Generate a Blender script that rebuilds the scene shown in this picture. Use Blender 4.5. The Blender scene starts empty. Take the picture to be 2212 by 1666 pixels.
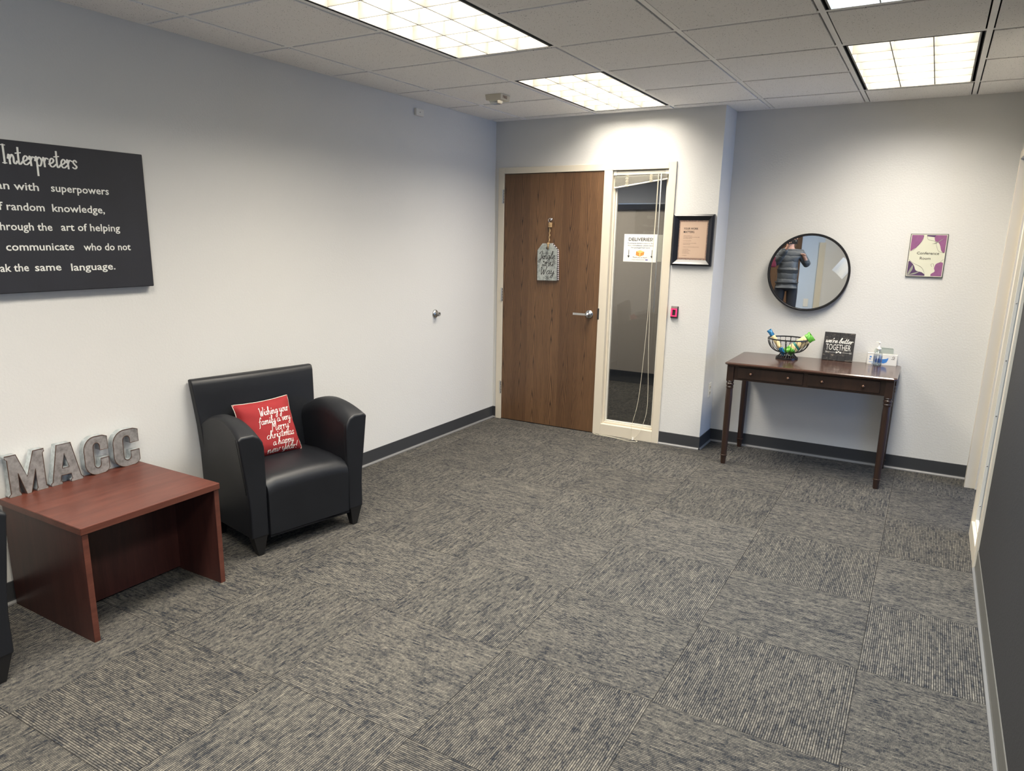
import bpy, bmesh, math, random
from mathutils import Vector, Matrix
random.seed(7)
D = bpy.data
SC = bpy.context.scene
COL = SC.collection
R = math.radians
PI = math.pi

# ------------------------------------------------------------------ camera, exposure, light
F_PX, YAW, PITCH, ROLL = 1556.6, -0.5314, 0.2319, 0.0160
CAM = Vector((3.2786, -5.4408, 1.5946))
cy, sy, cp, sp = math.cos(YAW), math.sin(YAW), math.cos(PITCH), math.sin(PITCH)
fw = Vector((sy*cp, cy*cp, -sp)); rt = Vector((cy, -sy, 0)); up = rt.cross(fw)
rt2 = math.cos(ROLL)*rt + math.sin(ROLL)*up
up2 = -math.sin(ROLL)*rt + math.cos(ROLL)*up
cam = D.objects.new('camera', D.cameras.new('camera')); COL.objects.link(cam)
cam.matrix_world = Matrix(((rt2.x, up2.x, -fw.x, CAM.x), (rt2.y, up2.y, -fw.y, CAM.y), (rt2.z, up2.z, -fw.z, CAM.z), (0, 0, 0, 1)))
cam.data.sensor_fit = 'HORIZONTAL'; cam.data.sensor_width = 36
cam.data.lens = 36*F_PX/2212
cam.data.shift_x = 25.3/2212; cam.data.shift_y = 45.7/2212
cam.data.clip_start = 0.05
SC.camera = cam
SC.view_settings.view_transform = 'Standard'; SC.view_settings.look = 'None'
SC.view_settings.gamma = 1; SC.view_settings.use_curve_mapping = False
SC.view_settings.exposure = 0.16
w = D.worlds.new('daylight'); SC.world = w; w.use_nodes = True
w.node_tree.nodes['Background'].inputs[0].default_value = (0.50, 0.68, 1.0, 1)
w.node_tree.nodes['Background'].inputs[1].default_value = 1.0
LAMP_W = 74.0            # each ceiling troffer
LAMP_COL = (1.0, 0.92, 0.79)
def area(name, loc, rot, sx, sy_, power, col, parent=None, spread=180):
    l = D.lights.new(name, 'AREA'); l.shape = 'RECTANGLE'; l.size = sx; l.size_y = sy_
    l.energy = power; l.color = col; l.spread = R(spread)
    o = D.objects.new(name, l); COL.objects.link(o); o.location = loc; o.rotation_euler = rot
    if parent: o.parent = parent
    return o
# daylight through the window of the waiting room's near end and through the conference room window
area('window_daylight', (3.815, -6.20, 1.45), (0, R(90), 0), 1.3, 1.1, 66, (0.52, 0.70, 1.0))
area('conference_daylight', (6.72, -0.6, 1.15), (0, R(90), 0), 1.7, 2.6, 74, (0.24, 0.47, 1.0))

# ------------------------------------------------------------------ dimensions
ZC = 2.5196; JX = 1.8786; BY = 0.3182; RX = 3.655; YB = -8.0
GX, GY, T = 0.3049, -3.1757, 0.6096          # ceiling grid
CX, CY0 = 3.2255, -3.2205                    # carpet grid

# ------------------------------------------------------------------ materials
class NT:
    def __init__(s, name):
        s.m = D.materials.new(name); s.m.use_nodes = True; s.t = s.m.node_tree
        s.b = s.t.nodes['Principled BSDF']; s.out = s.t.nodes['Material Output']
    def n(s, typ, **kw):
        x = s.t.nodes.new(typ)
        for k, v in kw.items():
            if k.startswith('i_'):
                key = k[2:]; key = int(key) if key.isdigit() else key.replace('_', ' ')
                s.put(x.inputs[key], v)
            else: setattr(x, k, v)
        return x
    def put(s, inp, v):
        if hasattr(v, 'is_linked') or hasattr(v, 'links'): s.t.links.new(v, inp)
        else:
            if isinstance(v, (tuple, list)) and len(v) == 3 and inp.type == 'RGBA': v = (*v, 1)
            inp.default_value = v
    def math(s, op, a, b=None, c=None, clamp=False):
        x = s.t.nodes.new('ShaderNodeMath'); x.operation = op; x.use_clamp = clamp
        s.put(x.inputs[0], a)
        if b is not None: s.put(x.inputs[1], b)
        if c is not None: s.put(x.inputs[2], c)
        return x.outputs[0]
    def mix(s, f, a, b):
        x = s.t.nodes.new('ShaderNodeMix'); x.data_type = 'RGBA'
        s.put(x.inputs[0], f); s.put(x.inputs[6], a); s.put(x.inputs[7], b); return x.outputs[2]
    def ramp(s, f, stops):
        x = s.t.nodes.new('ShaderNodeValToRGB'); s.put(x.inputs[0], f)
        e = x.color_ramp.elements
        while len(e) < len(stops): e.new(0.5)
        for q, (p, c) in zip(e, stops): q.position = p; q.color = (*c, 1) if len(c) == 3 else c
        return x.outputs[0]
    def obj(s): return s.n('ShaderNodeTexCoord').outputs['Object']
    def gen(s): return s.n('ShaderNodeTexCoord').outputs['Generated']
    def vmap(s, v, scale=(1, 1, 1), loc=(0, 0, 0)):
        x = s.t.nodes.new('ShaderNodeMapping'); s.put(x.inputs[0], v); x.inputs[3].default_value = scale; s.put(x.inputs[1], loc); return x.outputs[0]
    def noise(s, v, sc, det=3, rough=.5, dist=0.0):
        x = s.n('ShaderNodeTexNoise'); s.put(x.inputs['Vector'], v); x.inputs['Scale'].default_value = sc
        x.inputs['Detail'].default_value = det; x.inputs['Roughness'].default_value = rough; x.inputs['Distortion'].default_value = dist
        return x.outputs[0]
    def sep(s, v): x = s.n('ShaderNodeSeparateXYZ'); s.put(x.inputs[0], v); return x.outputs
    def base(s, c): s.put(s.b.inputs['Base Color'], c)
    def set(s, **kw):
        for k, v in kw.items(): s.put(s.b.inputs[k.replace('_', ' ')], v)
        return s
    def bump(s, h, strength=.3, dist=.01):
        x = s.n('ShaderNodeBump'); x.inputs['Strength'].default_value = strength; x.inputs['Distance'].default_value = dist
        s.put(x.inputs['Height'], h); s.t.links.new(x.outputs[0], s.b.inputs['Normal'])

MATS = {}
def simple(name, col, rough=.5, metal=0, var=.06, vs=8, bump=0, bs=200, **kw):
    if name in MATS: return MATS[name]
    m = NT(name); o = m.obj()
    f = m.noise(o, vs, 3)
    a = tuple(max(0, c*(1-var)) for c in col); b = tuple(min(1, c*(1+var)) for c in col)
    m.base(m.mix(f, a, b)); m.set(Roughness=rough, Metallic=metal)
    for k, v in kw.items(): m.put(m.b.inputs[k.replace('_', ' ')], v)
    if bump: m.bump(m.noise(o, bs, 2), bump, .002)
    MATS[name] = m.m; return m.m
def emit(name, col, st):
    m = NT(name); m.base(col); m.set(Emission_Color=(*col, 1), Emission_Strength=st); MATS[name] = m.m; return m.m

def wall_paint(name, col):
    m = NT(name); g = m.n('ShaderNodeNewGeometry').outputs['Position']
    n1 = m.noise(g, 85, 3, .55); n2 = m.noise(g, 1.3, 2)
    m.base(m.mix(n2, tuple(c*.98 for c in col), tuple(min(1, c*1.02) for c in col)))
    m.set(Roughness=.62); m.put(m.b.inputs['Specular IOR Level'], .35)
    hh = m.ramp(n1, [(.42, (0, 0, 0)), (.62, (1, 1, 1))])
    m.bump(hh, .12, .003); return m.m
M_WALL = wall_paint('wall_paint', (.61, .607, .592))
M_DARKWALL = wall_paint('charcoal_wall_paint', (.030, .030, .032))
M_DAYLITWALL = wall_paint('daylit_blue_wall', (.52, .60, .70))  # blue window daylight painted into the rear wall's colour
M_HALL = wall_paint('taupe_hall_paint', (.36, .32, .275))

def carpet_mat():
    m = NT('ribbed_carpet'); o = m.obj(); rnd = m.n('ShaderNodeObjectInfo').outputs['Random']
    x, y, z = m.sep(o)[:3]
    off = m.n('ShaderNodeCombineXYZ'); m.put(off.inputs[0], m.math('MULTIPLY', rnd, 37.0)); m.put(off.inputs[1], m.math('MULTIPLY', rnd, 91.0))
    ribi = m.math('FLOOR', m.math('MULTIPLY', x, 132.0))
    ribf = m.math('FRACT', m.math('MULTIPLY', x, 132.0))
    rib = m.math('SUBTRACT', 1.0, m.math('ABSOLUTE', m.math('SUBTRACT', m.math('MULTIPLY', ribf, 2.0), 1.0)))   # 0 groove .. 1 crest
    def ribnoise(kx, ky, det):
        cv = m.n('ShaderNodeCombineXYZ'); m.put(cv.inputs[0], m.math('MULTIPLY', ribi, kx)); m.put(cv.inputs[1], m.math('MULTIPLY', y, ky)); m.put(cv.inputs[2], m.math('MULTIPLY', rnd, 50.0))
        return m.noise(cv.outputs[0], 1.0, det, .6)
    mv = m.n('ShaderNodeVectorMath', operation='ADD'); m.put(mv.inputs[0], o); m.put(mv.inputs[1], off.outputs[0])
    streak = ribnoise(3.37, 11.0, 1); dash = ribnoise(.93, 62.0, 2)
    blot = m.noise(m.vmap(mv.outputs[0], (52, 30, 1)), 1.0, 2, .55)
    big = m.noise(m.vmap(mv.outputs[0], (9, 6, 1)), 1.0, 1, .5)
    speck = m.noise(m.vmap(mv.outputs[0], (420, 260, 1)), 1.0, 1, .6)
    t = m.math('ADD', m.math('ADD', m.math('MULTIPLY', dash, .40), m.math('MULTIPLY', blot, .26)), m.math('ADD', m.math('MULTIPLY', speck, .36), m.math('ADD', m.math('MULTIPLY', streak, .30), m.math('MULTIPLY', big, .10))))
    f = m.ramp(t, [(.59, (0, 0, 0)), (.90, (1, 1, 1))])
    ribd = m.ramp(rib, [(.10, (.10, .10, .11)), (.62, (1, 1, 1))])
    yarn = m.mix(f, (.029, .032, .039), (.225, .207, .173))
    tone = m.math('ADD', .90, m.math('MULTIPLY', rnd, .18))
    mu = m.n('ShaderNodeMix', data_type='RGBA', blend_type='MULTIPLY'); m.put(mu.inputs[0], 1.0); m.put(mu.inputs[6], yarn); m.put(mu.inputs[7], ribd)
    mu2 = m.n('ShaderNodeMix', data_type='RGBA', blend_type='MULTIPLY'); m.put(mu2.inputs[0], 1.0); m.put(mu2.inputs[6], mu.outputs[2])
    cc = m.n('ShaderNodeCombineColor'); [m.put(cc.inputs[k], tone) for k in range(3)]; m.put(mu2.inputs[7], cc.outputs[0])
    m.base(mu2.outputs[2]); m.set(Roughness=.95); m.put(m.b.inputs['Specular IOR Level'], .12)
    m.bump(m.math('ADD', rib, m.math('MULTIPLY', speck, 1.2)), .55, .003)
    return m.m
M_CARPET = carpet_mat()

def ceiling_mat():
    m = NT('fissured_ceiling_tile'); g = m.n('ShaderNodeNewGeometry').outputs['Position']
    v = m.n('ShaderNodeTexVoronoi', feature='F1'); m.put(v.inputs['Vector'], m.vmap(g, (1, 1, 1))); v.inputs['Scale'].default_value = 105; v.inputs['Randomness'].default_value = 1
    n = m.noise(g, 230, 2, .6); n2 = m.noise(g, 38, 3)
    hole = m.math('MULTIPLY', m.math('LESS_THAN', v.outputs['Distance'], m.math('MULTIPLY', n2, .36)), m.math('GREATER_THAN', n, .50))
    base = m.mix(n, (.84, .82, .79), (.92, .90, .87))
    m.base(m.mix(hole, base, (.16, .15, .15))); m.set(Roughness=.95); m.put(m.b.inputs['Specular IOR Level'], .1)
    m.bump(m.math('SUBTRACT', m.math('MULTIPLY', n, .5), hole), .5, .003); return m.m
M_TILE = ceiling_mat()
M_TEE = simple('white_grid_metal', (.88, .87, .84), .5)

def wood_door():
    m = NT('oak_veneer'); o = m.obj(); x, y, z = m.sep(o)[:3]
    nz = m.noise(m.vmap(o, (3.0, 1, .9)), 1.0, 3, .5); n2 = m.noise(m.vmap(o, (30, 1, 1.6)), 1.0, 3, .6)
    leafi = m.math('FLOOR', m.math('DIVIDE', m.math('ADD', x, .055), .150))
    lr = m.n('ShaderNodeTexWhiteNoise', noise_dimensions='1D'); m.put(lr.inputs['W'], leafi); lr = lr.outputs['Value']
    px = m.math('SUBTRACT', m.math('PINGPONG', m.math('ADD', x, .055), .150), .066)
    px = m.math('ADD', px, m.math('MULTIPLY', m.math('SUBTRACT', nz, .5), .060))
    zz = m.math('ABSOLUTE', m.math('SUBTRACT', z, m.math('ADD', .90, m.math('MULTIPLY', lr, .06))))
    f = m.math('SUBTRACT', m.math('MULTIPLY', m.math('SQRT', m.math('ADD', m.math('MULTIPLY', px, px), .00010)), 88.0), m.math('MULTIPLY', zz, 5.0))
    f = m.math('ADD', f, m.math('MULTIPLY', nz, 3.5)); f = m.math('ADD', f, m.math('MULTIPLY', n2, 1.1))
    s_ = m.math('FRACT', f)
    line = m.ramp(s_, [(0, (.9, .9, .9)), (.10, (.75, .75, .75)), (.32, (.12, .12, .12)), (.80, (0, 0, 0)), (.95, (.35, .35, .35)), (1, (.9, .9, .9))])
    lw_ = m.noise(m.vmap(o, (26, 1, 2.2)), 1.0, 2)
    line = m.math('MULTIPLY', line, m.ramp(lw_, [(.35, (.35, .35, .35)), (.60, (1, 1, 1))]))
    pore = m.noise(m.vmap(o, (420, 1, 9)), 1.0, 2, .7)
    leaf = m.math('ADD', m.math('MULTIPLY', lr, .55), m.math('MULTIPLY', m.noise(m.vmap(o, (9.0, 1, .25)), 1.0, 2), .55))
    c0 = m.mix(leaf, (.090, .045, .021), (.172, .092, .043))
    c1 = m.mix(m.math('MULTIPLY', line, 1.0, clamp=True), c0, (.020, .009, .005))
    c2 = m.mix(m.math('MULTIPLY', m.math('GREATER_THAN', pore, .60), .35), c1, (.045, .022, .010))
    m.base(c2); m.set(Roughness=.42); m.bump(m.math('SUBTRACT', 0.0, line), .06, .002); return m.m
M_OAK = wood_door()

def wood(name, c1, c2, rough, axis='x', sc=1.0, coat=0.0, hi=.5):
    m = NT(name); o = m.obj()
    s = {'x': (1.6, 16, 16), 'y': (16, 1.6, 16), 'z': (16, 16, 1.6)}[axis]; s = tuple(q*sc for q in s)
    n = m.noise(m.vmap(o, s), 1.0, 4, .6, .8); n2 = m.noise(m.vmap(o, tuple(q*9 for q in s)), 1.0, 3, .6)
    t = m.math('ADD', m.math('MULTIPLY', n, .75), m.math('MULTIPLY', n2, .25))
    m.base(m.ramp(t, [(.33, c1), (.66, c2)])); m.set(Roughness=rough, Coat_Weight=coat, Coat_Roughness=.08)
    m.put(m.b.inputs['Specular IOR Level'], hi); return m.m
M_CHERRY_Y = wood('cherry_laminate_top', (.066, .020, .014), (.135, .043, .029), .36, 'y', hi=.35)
M_CHERRY_SHADE = wood('cherry_laminate_shaded', (.028, .010, .009), (.058, .020, .016), .36, 'z', hi=.35)  # same laminate as the top, with the side shade put into the colour
M_CHERRY_EDGE = wood('cherry_edge_band', (.068, .022, .015), (.115, .038, .026), .34, 'y', hi=.35)
M_ESP_X = wood('espresso_wood_top', (.036, .016, .011), (.072, .033, .022), .20, 'x', coat=.25)
M_ESP = wood('espresso_wood', (.018, .009, .006), (.040, .019, .012), .34, 'z', coat=.1)

def leather():
    m = NT('black_leather'); o = m.obj(); n = m.noise(o, 5, 3)
    v = m.n('ShaderNodeTexVoronoi', feature='DISTANCE_TO_EDGE'); m.put(v.inputs['Vector'], o); v.inputs['Scale'].default_value = 420
    m.base(m.mix(n, (.0045, .0052, .0072), (.009, .0102, .0135))); m.set(Roughness=m.math('ADD', .40, m.math('MULTIPLY', n, .10)))
    m.put(m.b.inputs['Specular IOR Level'], .38)
    m.bump(m.math('ADD', m.math('MULTIPLY', v.outputs[0], .6), m.math('MULTIPLY', m.noise(o, 9, 2), .5)), .10, .002); return m.m
M_LEATHER = leather()
M_STITCH = simple('black_piping', (.006, .0065, .008), .5)
M_BLACKWOOD = simple('black_leg_wood', (.008, .008, .009), .4)

def galv(name, a=(.36, .37, .37), b=(.62, .63, .62)):
    m = NT(name); o = m.obj()
    v = m.n('ShaderNodeTexVoronoi', feature='F1'); m.put(v.inputs['Vector'], m.noise(o, 9, 2) and o); v.inputs['Scale'].default_value = 70
    n = m.noise(o, 34, 4, .6)
    t = m.math('ADD', m.math('MULTIPLY', v.outputs['Distance'], .16), m.math('MULTIPLY', n, .88))
    m.base(m.ramp(t, [(.35, a), (.62, b)])); m.set(Metallic=.35, Roughness=.5); return m.m
M_GALV = galv('galvanised_metal', (.20, .195, .19), (.34, .33, .325)); M_GALVTAG = galv('galvanised_tag', (.25, .28, .27), (.44, .47, .45))
M_GALVSIDE = galv('galvanised_side', (.30, .33, .34), (.48, .52, .53))
M_RUST = simple('rusty_edge', (.075, .035, .02), .8, .2, .3, 60)
M_FRAME = simple('cream_painted_metal', (.62, .565, .465), .36, var=.02, vs=3)
M_FRAME2 = simple('white_glazing_bead', (.62, .60, .54), .4, var=.02)
M_BASE = simple('grey_vinyl_base', (.036, .038, .042), .42, var=.08, vs=3)
M_TOELIGHT = simple('lit_vinyl_toe', (.17, .17, .17), .45, var=.08, vs=3)  # paler than the base: paints the light that the toe catches
M_BLACK = simple('black_plastic', (.012, .012, .014), .4)
M_BLACKGAP = simple('dark_slot', (.006, .007, .012), .7)
M_WHITE = simple('white_plastic', (.70, .68, .62), .4, var=.02)
M_IVORY = simple('ivory_plastic', (.58, .53, .42), .45, var=.03)
M_CHROME = simple('satin_chrome', (.62, .62, .61), .24, 1, var=.03)
M_STEEL = simple('bright_steel', (.75, .75, .76), .15, 1, var=.03)
M_LOUVER = simple('louver_enamel', (.15, .146, .130), .38, var=.01, vs=2)
M_PAPER = simple('white_paper', (.72, .71, .68), .7, var=.02, vs=3)
M_GREYPAPER = simple('grey_paper', (.30, .30, .26), .7, var=.03, vs=3)
M_INK = simple('black_ink', (.02, .02, .022), .7, var=.1)
M_INKBLUE = simple('slate_ink', (.07, .10, .15), .7, var=.1)
M_WHITEINK = simple('white_ink', (.72, .72, .68), .7, var=.05, vs=60)
M_CANVAS = simple('charcoal_canvas', (.014, .0155, .023), .60, var=.25, vs=7, bump=.25, bs=700)
M_TAN = simple('tan_card', (.50, .36, .27), .7, var=.03, vs=4)
M_ORANGE = simple('orange_print', (.62, .25, .05), .7, var=.25, vs=120)
M_JUTE = simple('jute_rope', (.36, .24, .12), .9, var=.4, vs=160)
M_CORD = simple('blind_cord', (.62, .58, .46), .7, var=.1)
M_RED = simple('red_cotton', (.255, .012, .015), .85, var=.10, vs=12, bump=.3, bs=900)
M_CREAM = simple('cream_cotton', (.70, .66, .58), .85, var=.06)
M_MIRROR = NT('mirror_glass'); M_MIRROR.base((.92, .94, .95)); M_MIRROR.set(Metallic=1.0, Roughness=.012); M_MIRROR = M_MIRROR.m
M_GLOWRED = emit('red_glow', (1.0, .02, .10), 1.6)

def glass_mat(name, tint=(.93, .95, .94), ior=1.5, rough=0.0, gain=1.0):
    m = NT(name); t = m.n('ShaderNodeBsdfTransparent'); t.inputs[0].default_value = (*tint, 1)
    g = m.n('ShaderNodeBsdfGlossy'); g.inputs['Roughness'].default_value = rough
    lw = m.n('ShaderNodeLayerWeight'); lw.inputs[0].default_value = .5
    frs = m.math('ADD', ((ior-1)/(ior+1))**2, m.math('MULTIPLY', m.math('POWER', lw.outputs['Facing'], 4.0), .75))
    mx = m.n('ShaderNodeMixShader'); m.put(mx.inputs[0], m.math('MULTIPLY', frs, gain, clamp=True)); m.t.links.new(t.outputs[0], mx.inputs[1]); m.t.links.new(g.outputs[0], mx.inputs[2])
    m.t.links.new(mx.outputs[0], m.out.inputs[0]); return m.m
M_GLASS = glass_mat('window_glass', (.72, .73, .73), 1.5, 0, 1.3)
M_BOTTLE = glass_mat('clear_bottle_plastic', (.86, .89, .90), 1.5, .06, 1.6)
M_CLEAR = glass_mat('clear_lens', (.80, .82, .80), 1.5, .05, 3)

def plaid():
    m = NT('black_white_check'); o = m.obj(); x, y, z = m.sep(o)[:3]
    a = m.math('GREATER_THAN', m.math('FRACT', m.math('MULTIPLY', z, 62.0)), .5)
    b = m.math('GREATER_THAN', m.math('FRACT', m.math('MULTIPLY', x, 62.0)), .5)
    s_ = m.math('MULTIPLY', m.math('ADD', a, b), .5)
    m.base(m.ramp(s_, [(0, (.62, .56, .60)), (.5, (.16, .15, .16)), (1, (.015, .015, .018))])); m.set(Roughness=.8); return m.m
M_PLAID = plaid()

# ------------------------------------------------------------------ mesh helpers
class MB:
    def __init__(s): s.bm = bmesh.new()
    def box(s, x0, x1, y0, y1, z0, z1):
        v = [s.bm.verts.new(p) for p in ((x0,y0,z0),(x1,y0,z0),(x1,y1,z0),(x0,y1,z0),(x0,y0,z1),(x1,y0,z1),(x1,y1,z1),(x0,y1,z1))]
        for f in ((3,2,1,0),(4,5,6,7),(0,1,5,4),(1,2,6,5),(2,3,7,6),(3,0,4,7)): s.bm.faces.new([v[i] for i in f])
        return s
    def loft(s, rings, closed=True, cap=True):
        vs = [[s.bm.verts.new(p) for p in r] for r in rings]; n = len(vs[0])
        for a, b in zip(vs, vs[1:]):
            for i in range(n if closed else n-1):
                j = (i+1) % n; s.bm.faces.new((a[i], a[j], b[j], b[i]))
        if cap and closed:
            s.bm.faces.new(vs[0][::-1]); s.bm.faces.new(vs[-1])
        return s
    def lathe(s, prof, n=24, c=(0,0,0), ax='z', cap=True):
        rings = []
        for r, h in prof:
            ring = []
            for i in range(n):
                a = 2*PI*i/n; p, q = r*math.cos(a), r*math.sin(a)
                ring.append({'z': (c[0]+p, c[1]+q, c[2]+h), 'y': (c[0]+p, c[1]+h, c[2]-q), 'x': (c[0]+h, c[1]+p, c[2]+q)}[ax])
            rings.append(ring)
        return s.loft(rings, True, cap)
    def tube(s, pts, r, n=8, cap=True, closed=False):
        pts = [Vector(p) for p in pts]; rings = []; N = len(pts)
        ref = Vector((0, 0, 1))
        for i, p in enumerate(pts):
            a = pts[(i-1) % N] if (i or closed) else p; b = pts[(i+1) % N] if (i < N-1 or closed) else p
            t = (b-a).normalized()
            u = t.cross(ref)
            if u.length < .2: u = t.cross(Vector((1, 0, 0)))
            u.normalize(); v = t.cross(u)
            rr = r[i] if isinstance(r, (list, tuple)) else r
            rings.append([p+rr*(math.cos(2*PI*k/n)*u+math.sin(2*PI*k/n)*v) for k in range(n)])
        if closed:
            rings.append(rings[0]); 
            vs = [[s.bm.verts.new(q) for q in rg] for rg in rings[:-1]]; vs.append(vs[0])
            for a, b in zip(vs, vs[1:]):
                for k in range(n): s.bm.faces.new((a[k], a[(k+1) % n], b[(k+1) % n], b[k]))
            return s
        return s.loft(rings, True, cap)
    def prism(s, poly, y0, y1, plane='xz'):
        "extrude a 2D polygon; plane says which axes it spans"
        def P(a, b, h): return {'xz': (a, h, b), 'yz': (h, a, b), 'xy': (a, b, h)}[plane]
        return s.loft([[P(a, b, y0) for a, b in poly], [P(a, b, y1) for a, b in poly]])
    def done(s, name, mat, parent=None, smooth=False, bevel=0, seg=2, loc=None, rot=None):
        bmesh.ops.recalc_face_normals(s.bm, faces=s.bm.faces)
        me = D.meshes.new(name); s.bm.to_mesh(me); s.bm.free()
        me.materials.append(mat)
        return place(name, me, parent, smooth, bevel, seg, loc, rot)
def place(name, me, parent=None, smooth=False, bevel=0, seg=2, loc=None, rot=None):
    o = D.objects.new(name, me); COL.objects.link(o)
    if smooth:
        for p in me.polygons: p.use_smooth = True
    if bevel:
        b = o.modifiers.new('bevel', 'BEVEL'); b.width = bevel; b.segments = seg; b.limit_method = 'ANGLE'; b.angle_limit = R(40)
        if smooth: o.modifiers.new('wn', 'WEIGHTED_NORMAL')
    if parent: o.parent = parent
    if loc: o.location = loc
    if rot: o.rotation_euler = rot
    return o
def box(name, mat, x0, x1, y0, y1, z0, z1, parent=None, bevel=0, **kw):
    return MB().box(x0, x1, y0, y1, z0, z1).done(name, mat, parent, bevel=bevel, **kw)
def thing(name, label, cat, loc=(0, 0, 0), rz=0, group=None):
    o = D.objects.new(name, None); COL.objects.link(o); o.empty_display_size = .05
    o.location = loc; o.rotation_euler = (0, 0, rz); o['label'] = label; o['category'] = cat
    if group: o['group'] = group
    return o
def tag(o, label, cat, group=None):
    o['label'] = label; o['category'] = cat
    if group: o['group'] = group
    return o
def struct(o, label=None):
    o['kind'] = 'structure'
    if label: o['label'] = label
    return o
def copy_tree(o, parent=None):
    c = o.copy(); COL.objects.link(c); c.parent = parent
    for ch in list(o.children): copy_tree(ch, c)
    return c
def curve_mesh(name, loops, depth, res=1):
    "filled 2D loops (outer + holes), extruded; x right, y up, z = 0..depth"
    cu = D.curves.new(name, 'CURVE'); cu.dimensions = '2D'; cu.fill_mode = 'BOTH'; cu.extrude = depth/2
    for lp in loops:
        sp_ = cu.splines.new('POLY'); sp_.points.add(len(lp)-1); sp_.use_cyclic_u = True
        for p, (a, b) in zip(sp_.points, lp): p.co = (a, b, 0, 1)
    o = D.objects.new('tmp', cu); COL.objects.link(o); bpy.context.view_layer.update()
    me = D.meshes.new_from_object(o.evaluated_get(bpy.context.evaluated_depsgraph_get()))
    D.objects.remove(o); D.curves.remove(cu)
    for v in me.vertices: v.co.z += depth/2
    me.materials.clear(); return me
def to_plane(me, P0, Rv, Uv):
    P0, Rv, Uv = Vector(P0), Vector(Rv), Vector(Uv); Nv = Rv.cross(Uv)
    for v in me.vertices: v.co = P0+Rv*v.co.x+Uv*v.co.y+Nv*v.co.z
    return me
def text(parent, s, mat, P0, Rv, Uv, h, width=None, bold=0.0, shear=0.0, align='L', name='lettering', aspect=1.0):
    "flat print: baseline start P0, direction Rv, up Uv, cap height h, optional exact width"
    cu = D.curves.new('t', 'FONT'); cu.body = s; cu.size = 1; cu.offset = bold; cu.shear = shear; cu.resolution_u = 2
    o = D.objects.new('tmp', cu); COL.objects.link(o); bpy.context.view_layer.update()
    me = D.meshes.new_from_object(o.evaluated_get(bpy.context.evaluated_depsgraph_get()))
    D.objects.remove(o); D.curves.remove(cu)
    xs = [v.co.x for v in me.vertices]; x0, x1 = min(xs), max(xs)
    ky = h/.70; kx = (width/(x1-x0)) if width else ky*aspect; W = (x1-x0)*kx
    sh = {'L': 0, 'C': -W/2, 'R': -W}[align]
    for v in me.vertices: v.co = Vector(((v.co.x-x0)*kx+sh, v.co.y*ky, 0))
    to_plane(me, P0, Rv, Uv); me.materials.clear(); me.materials.append(mat); me.name = name
    return place(name, me, parent)

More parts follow.
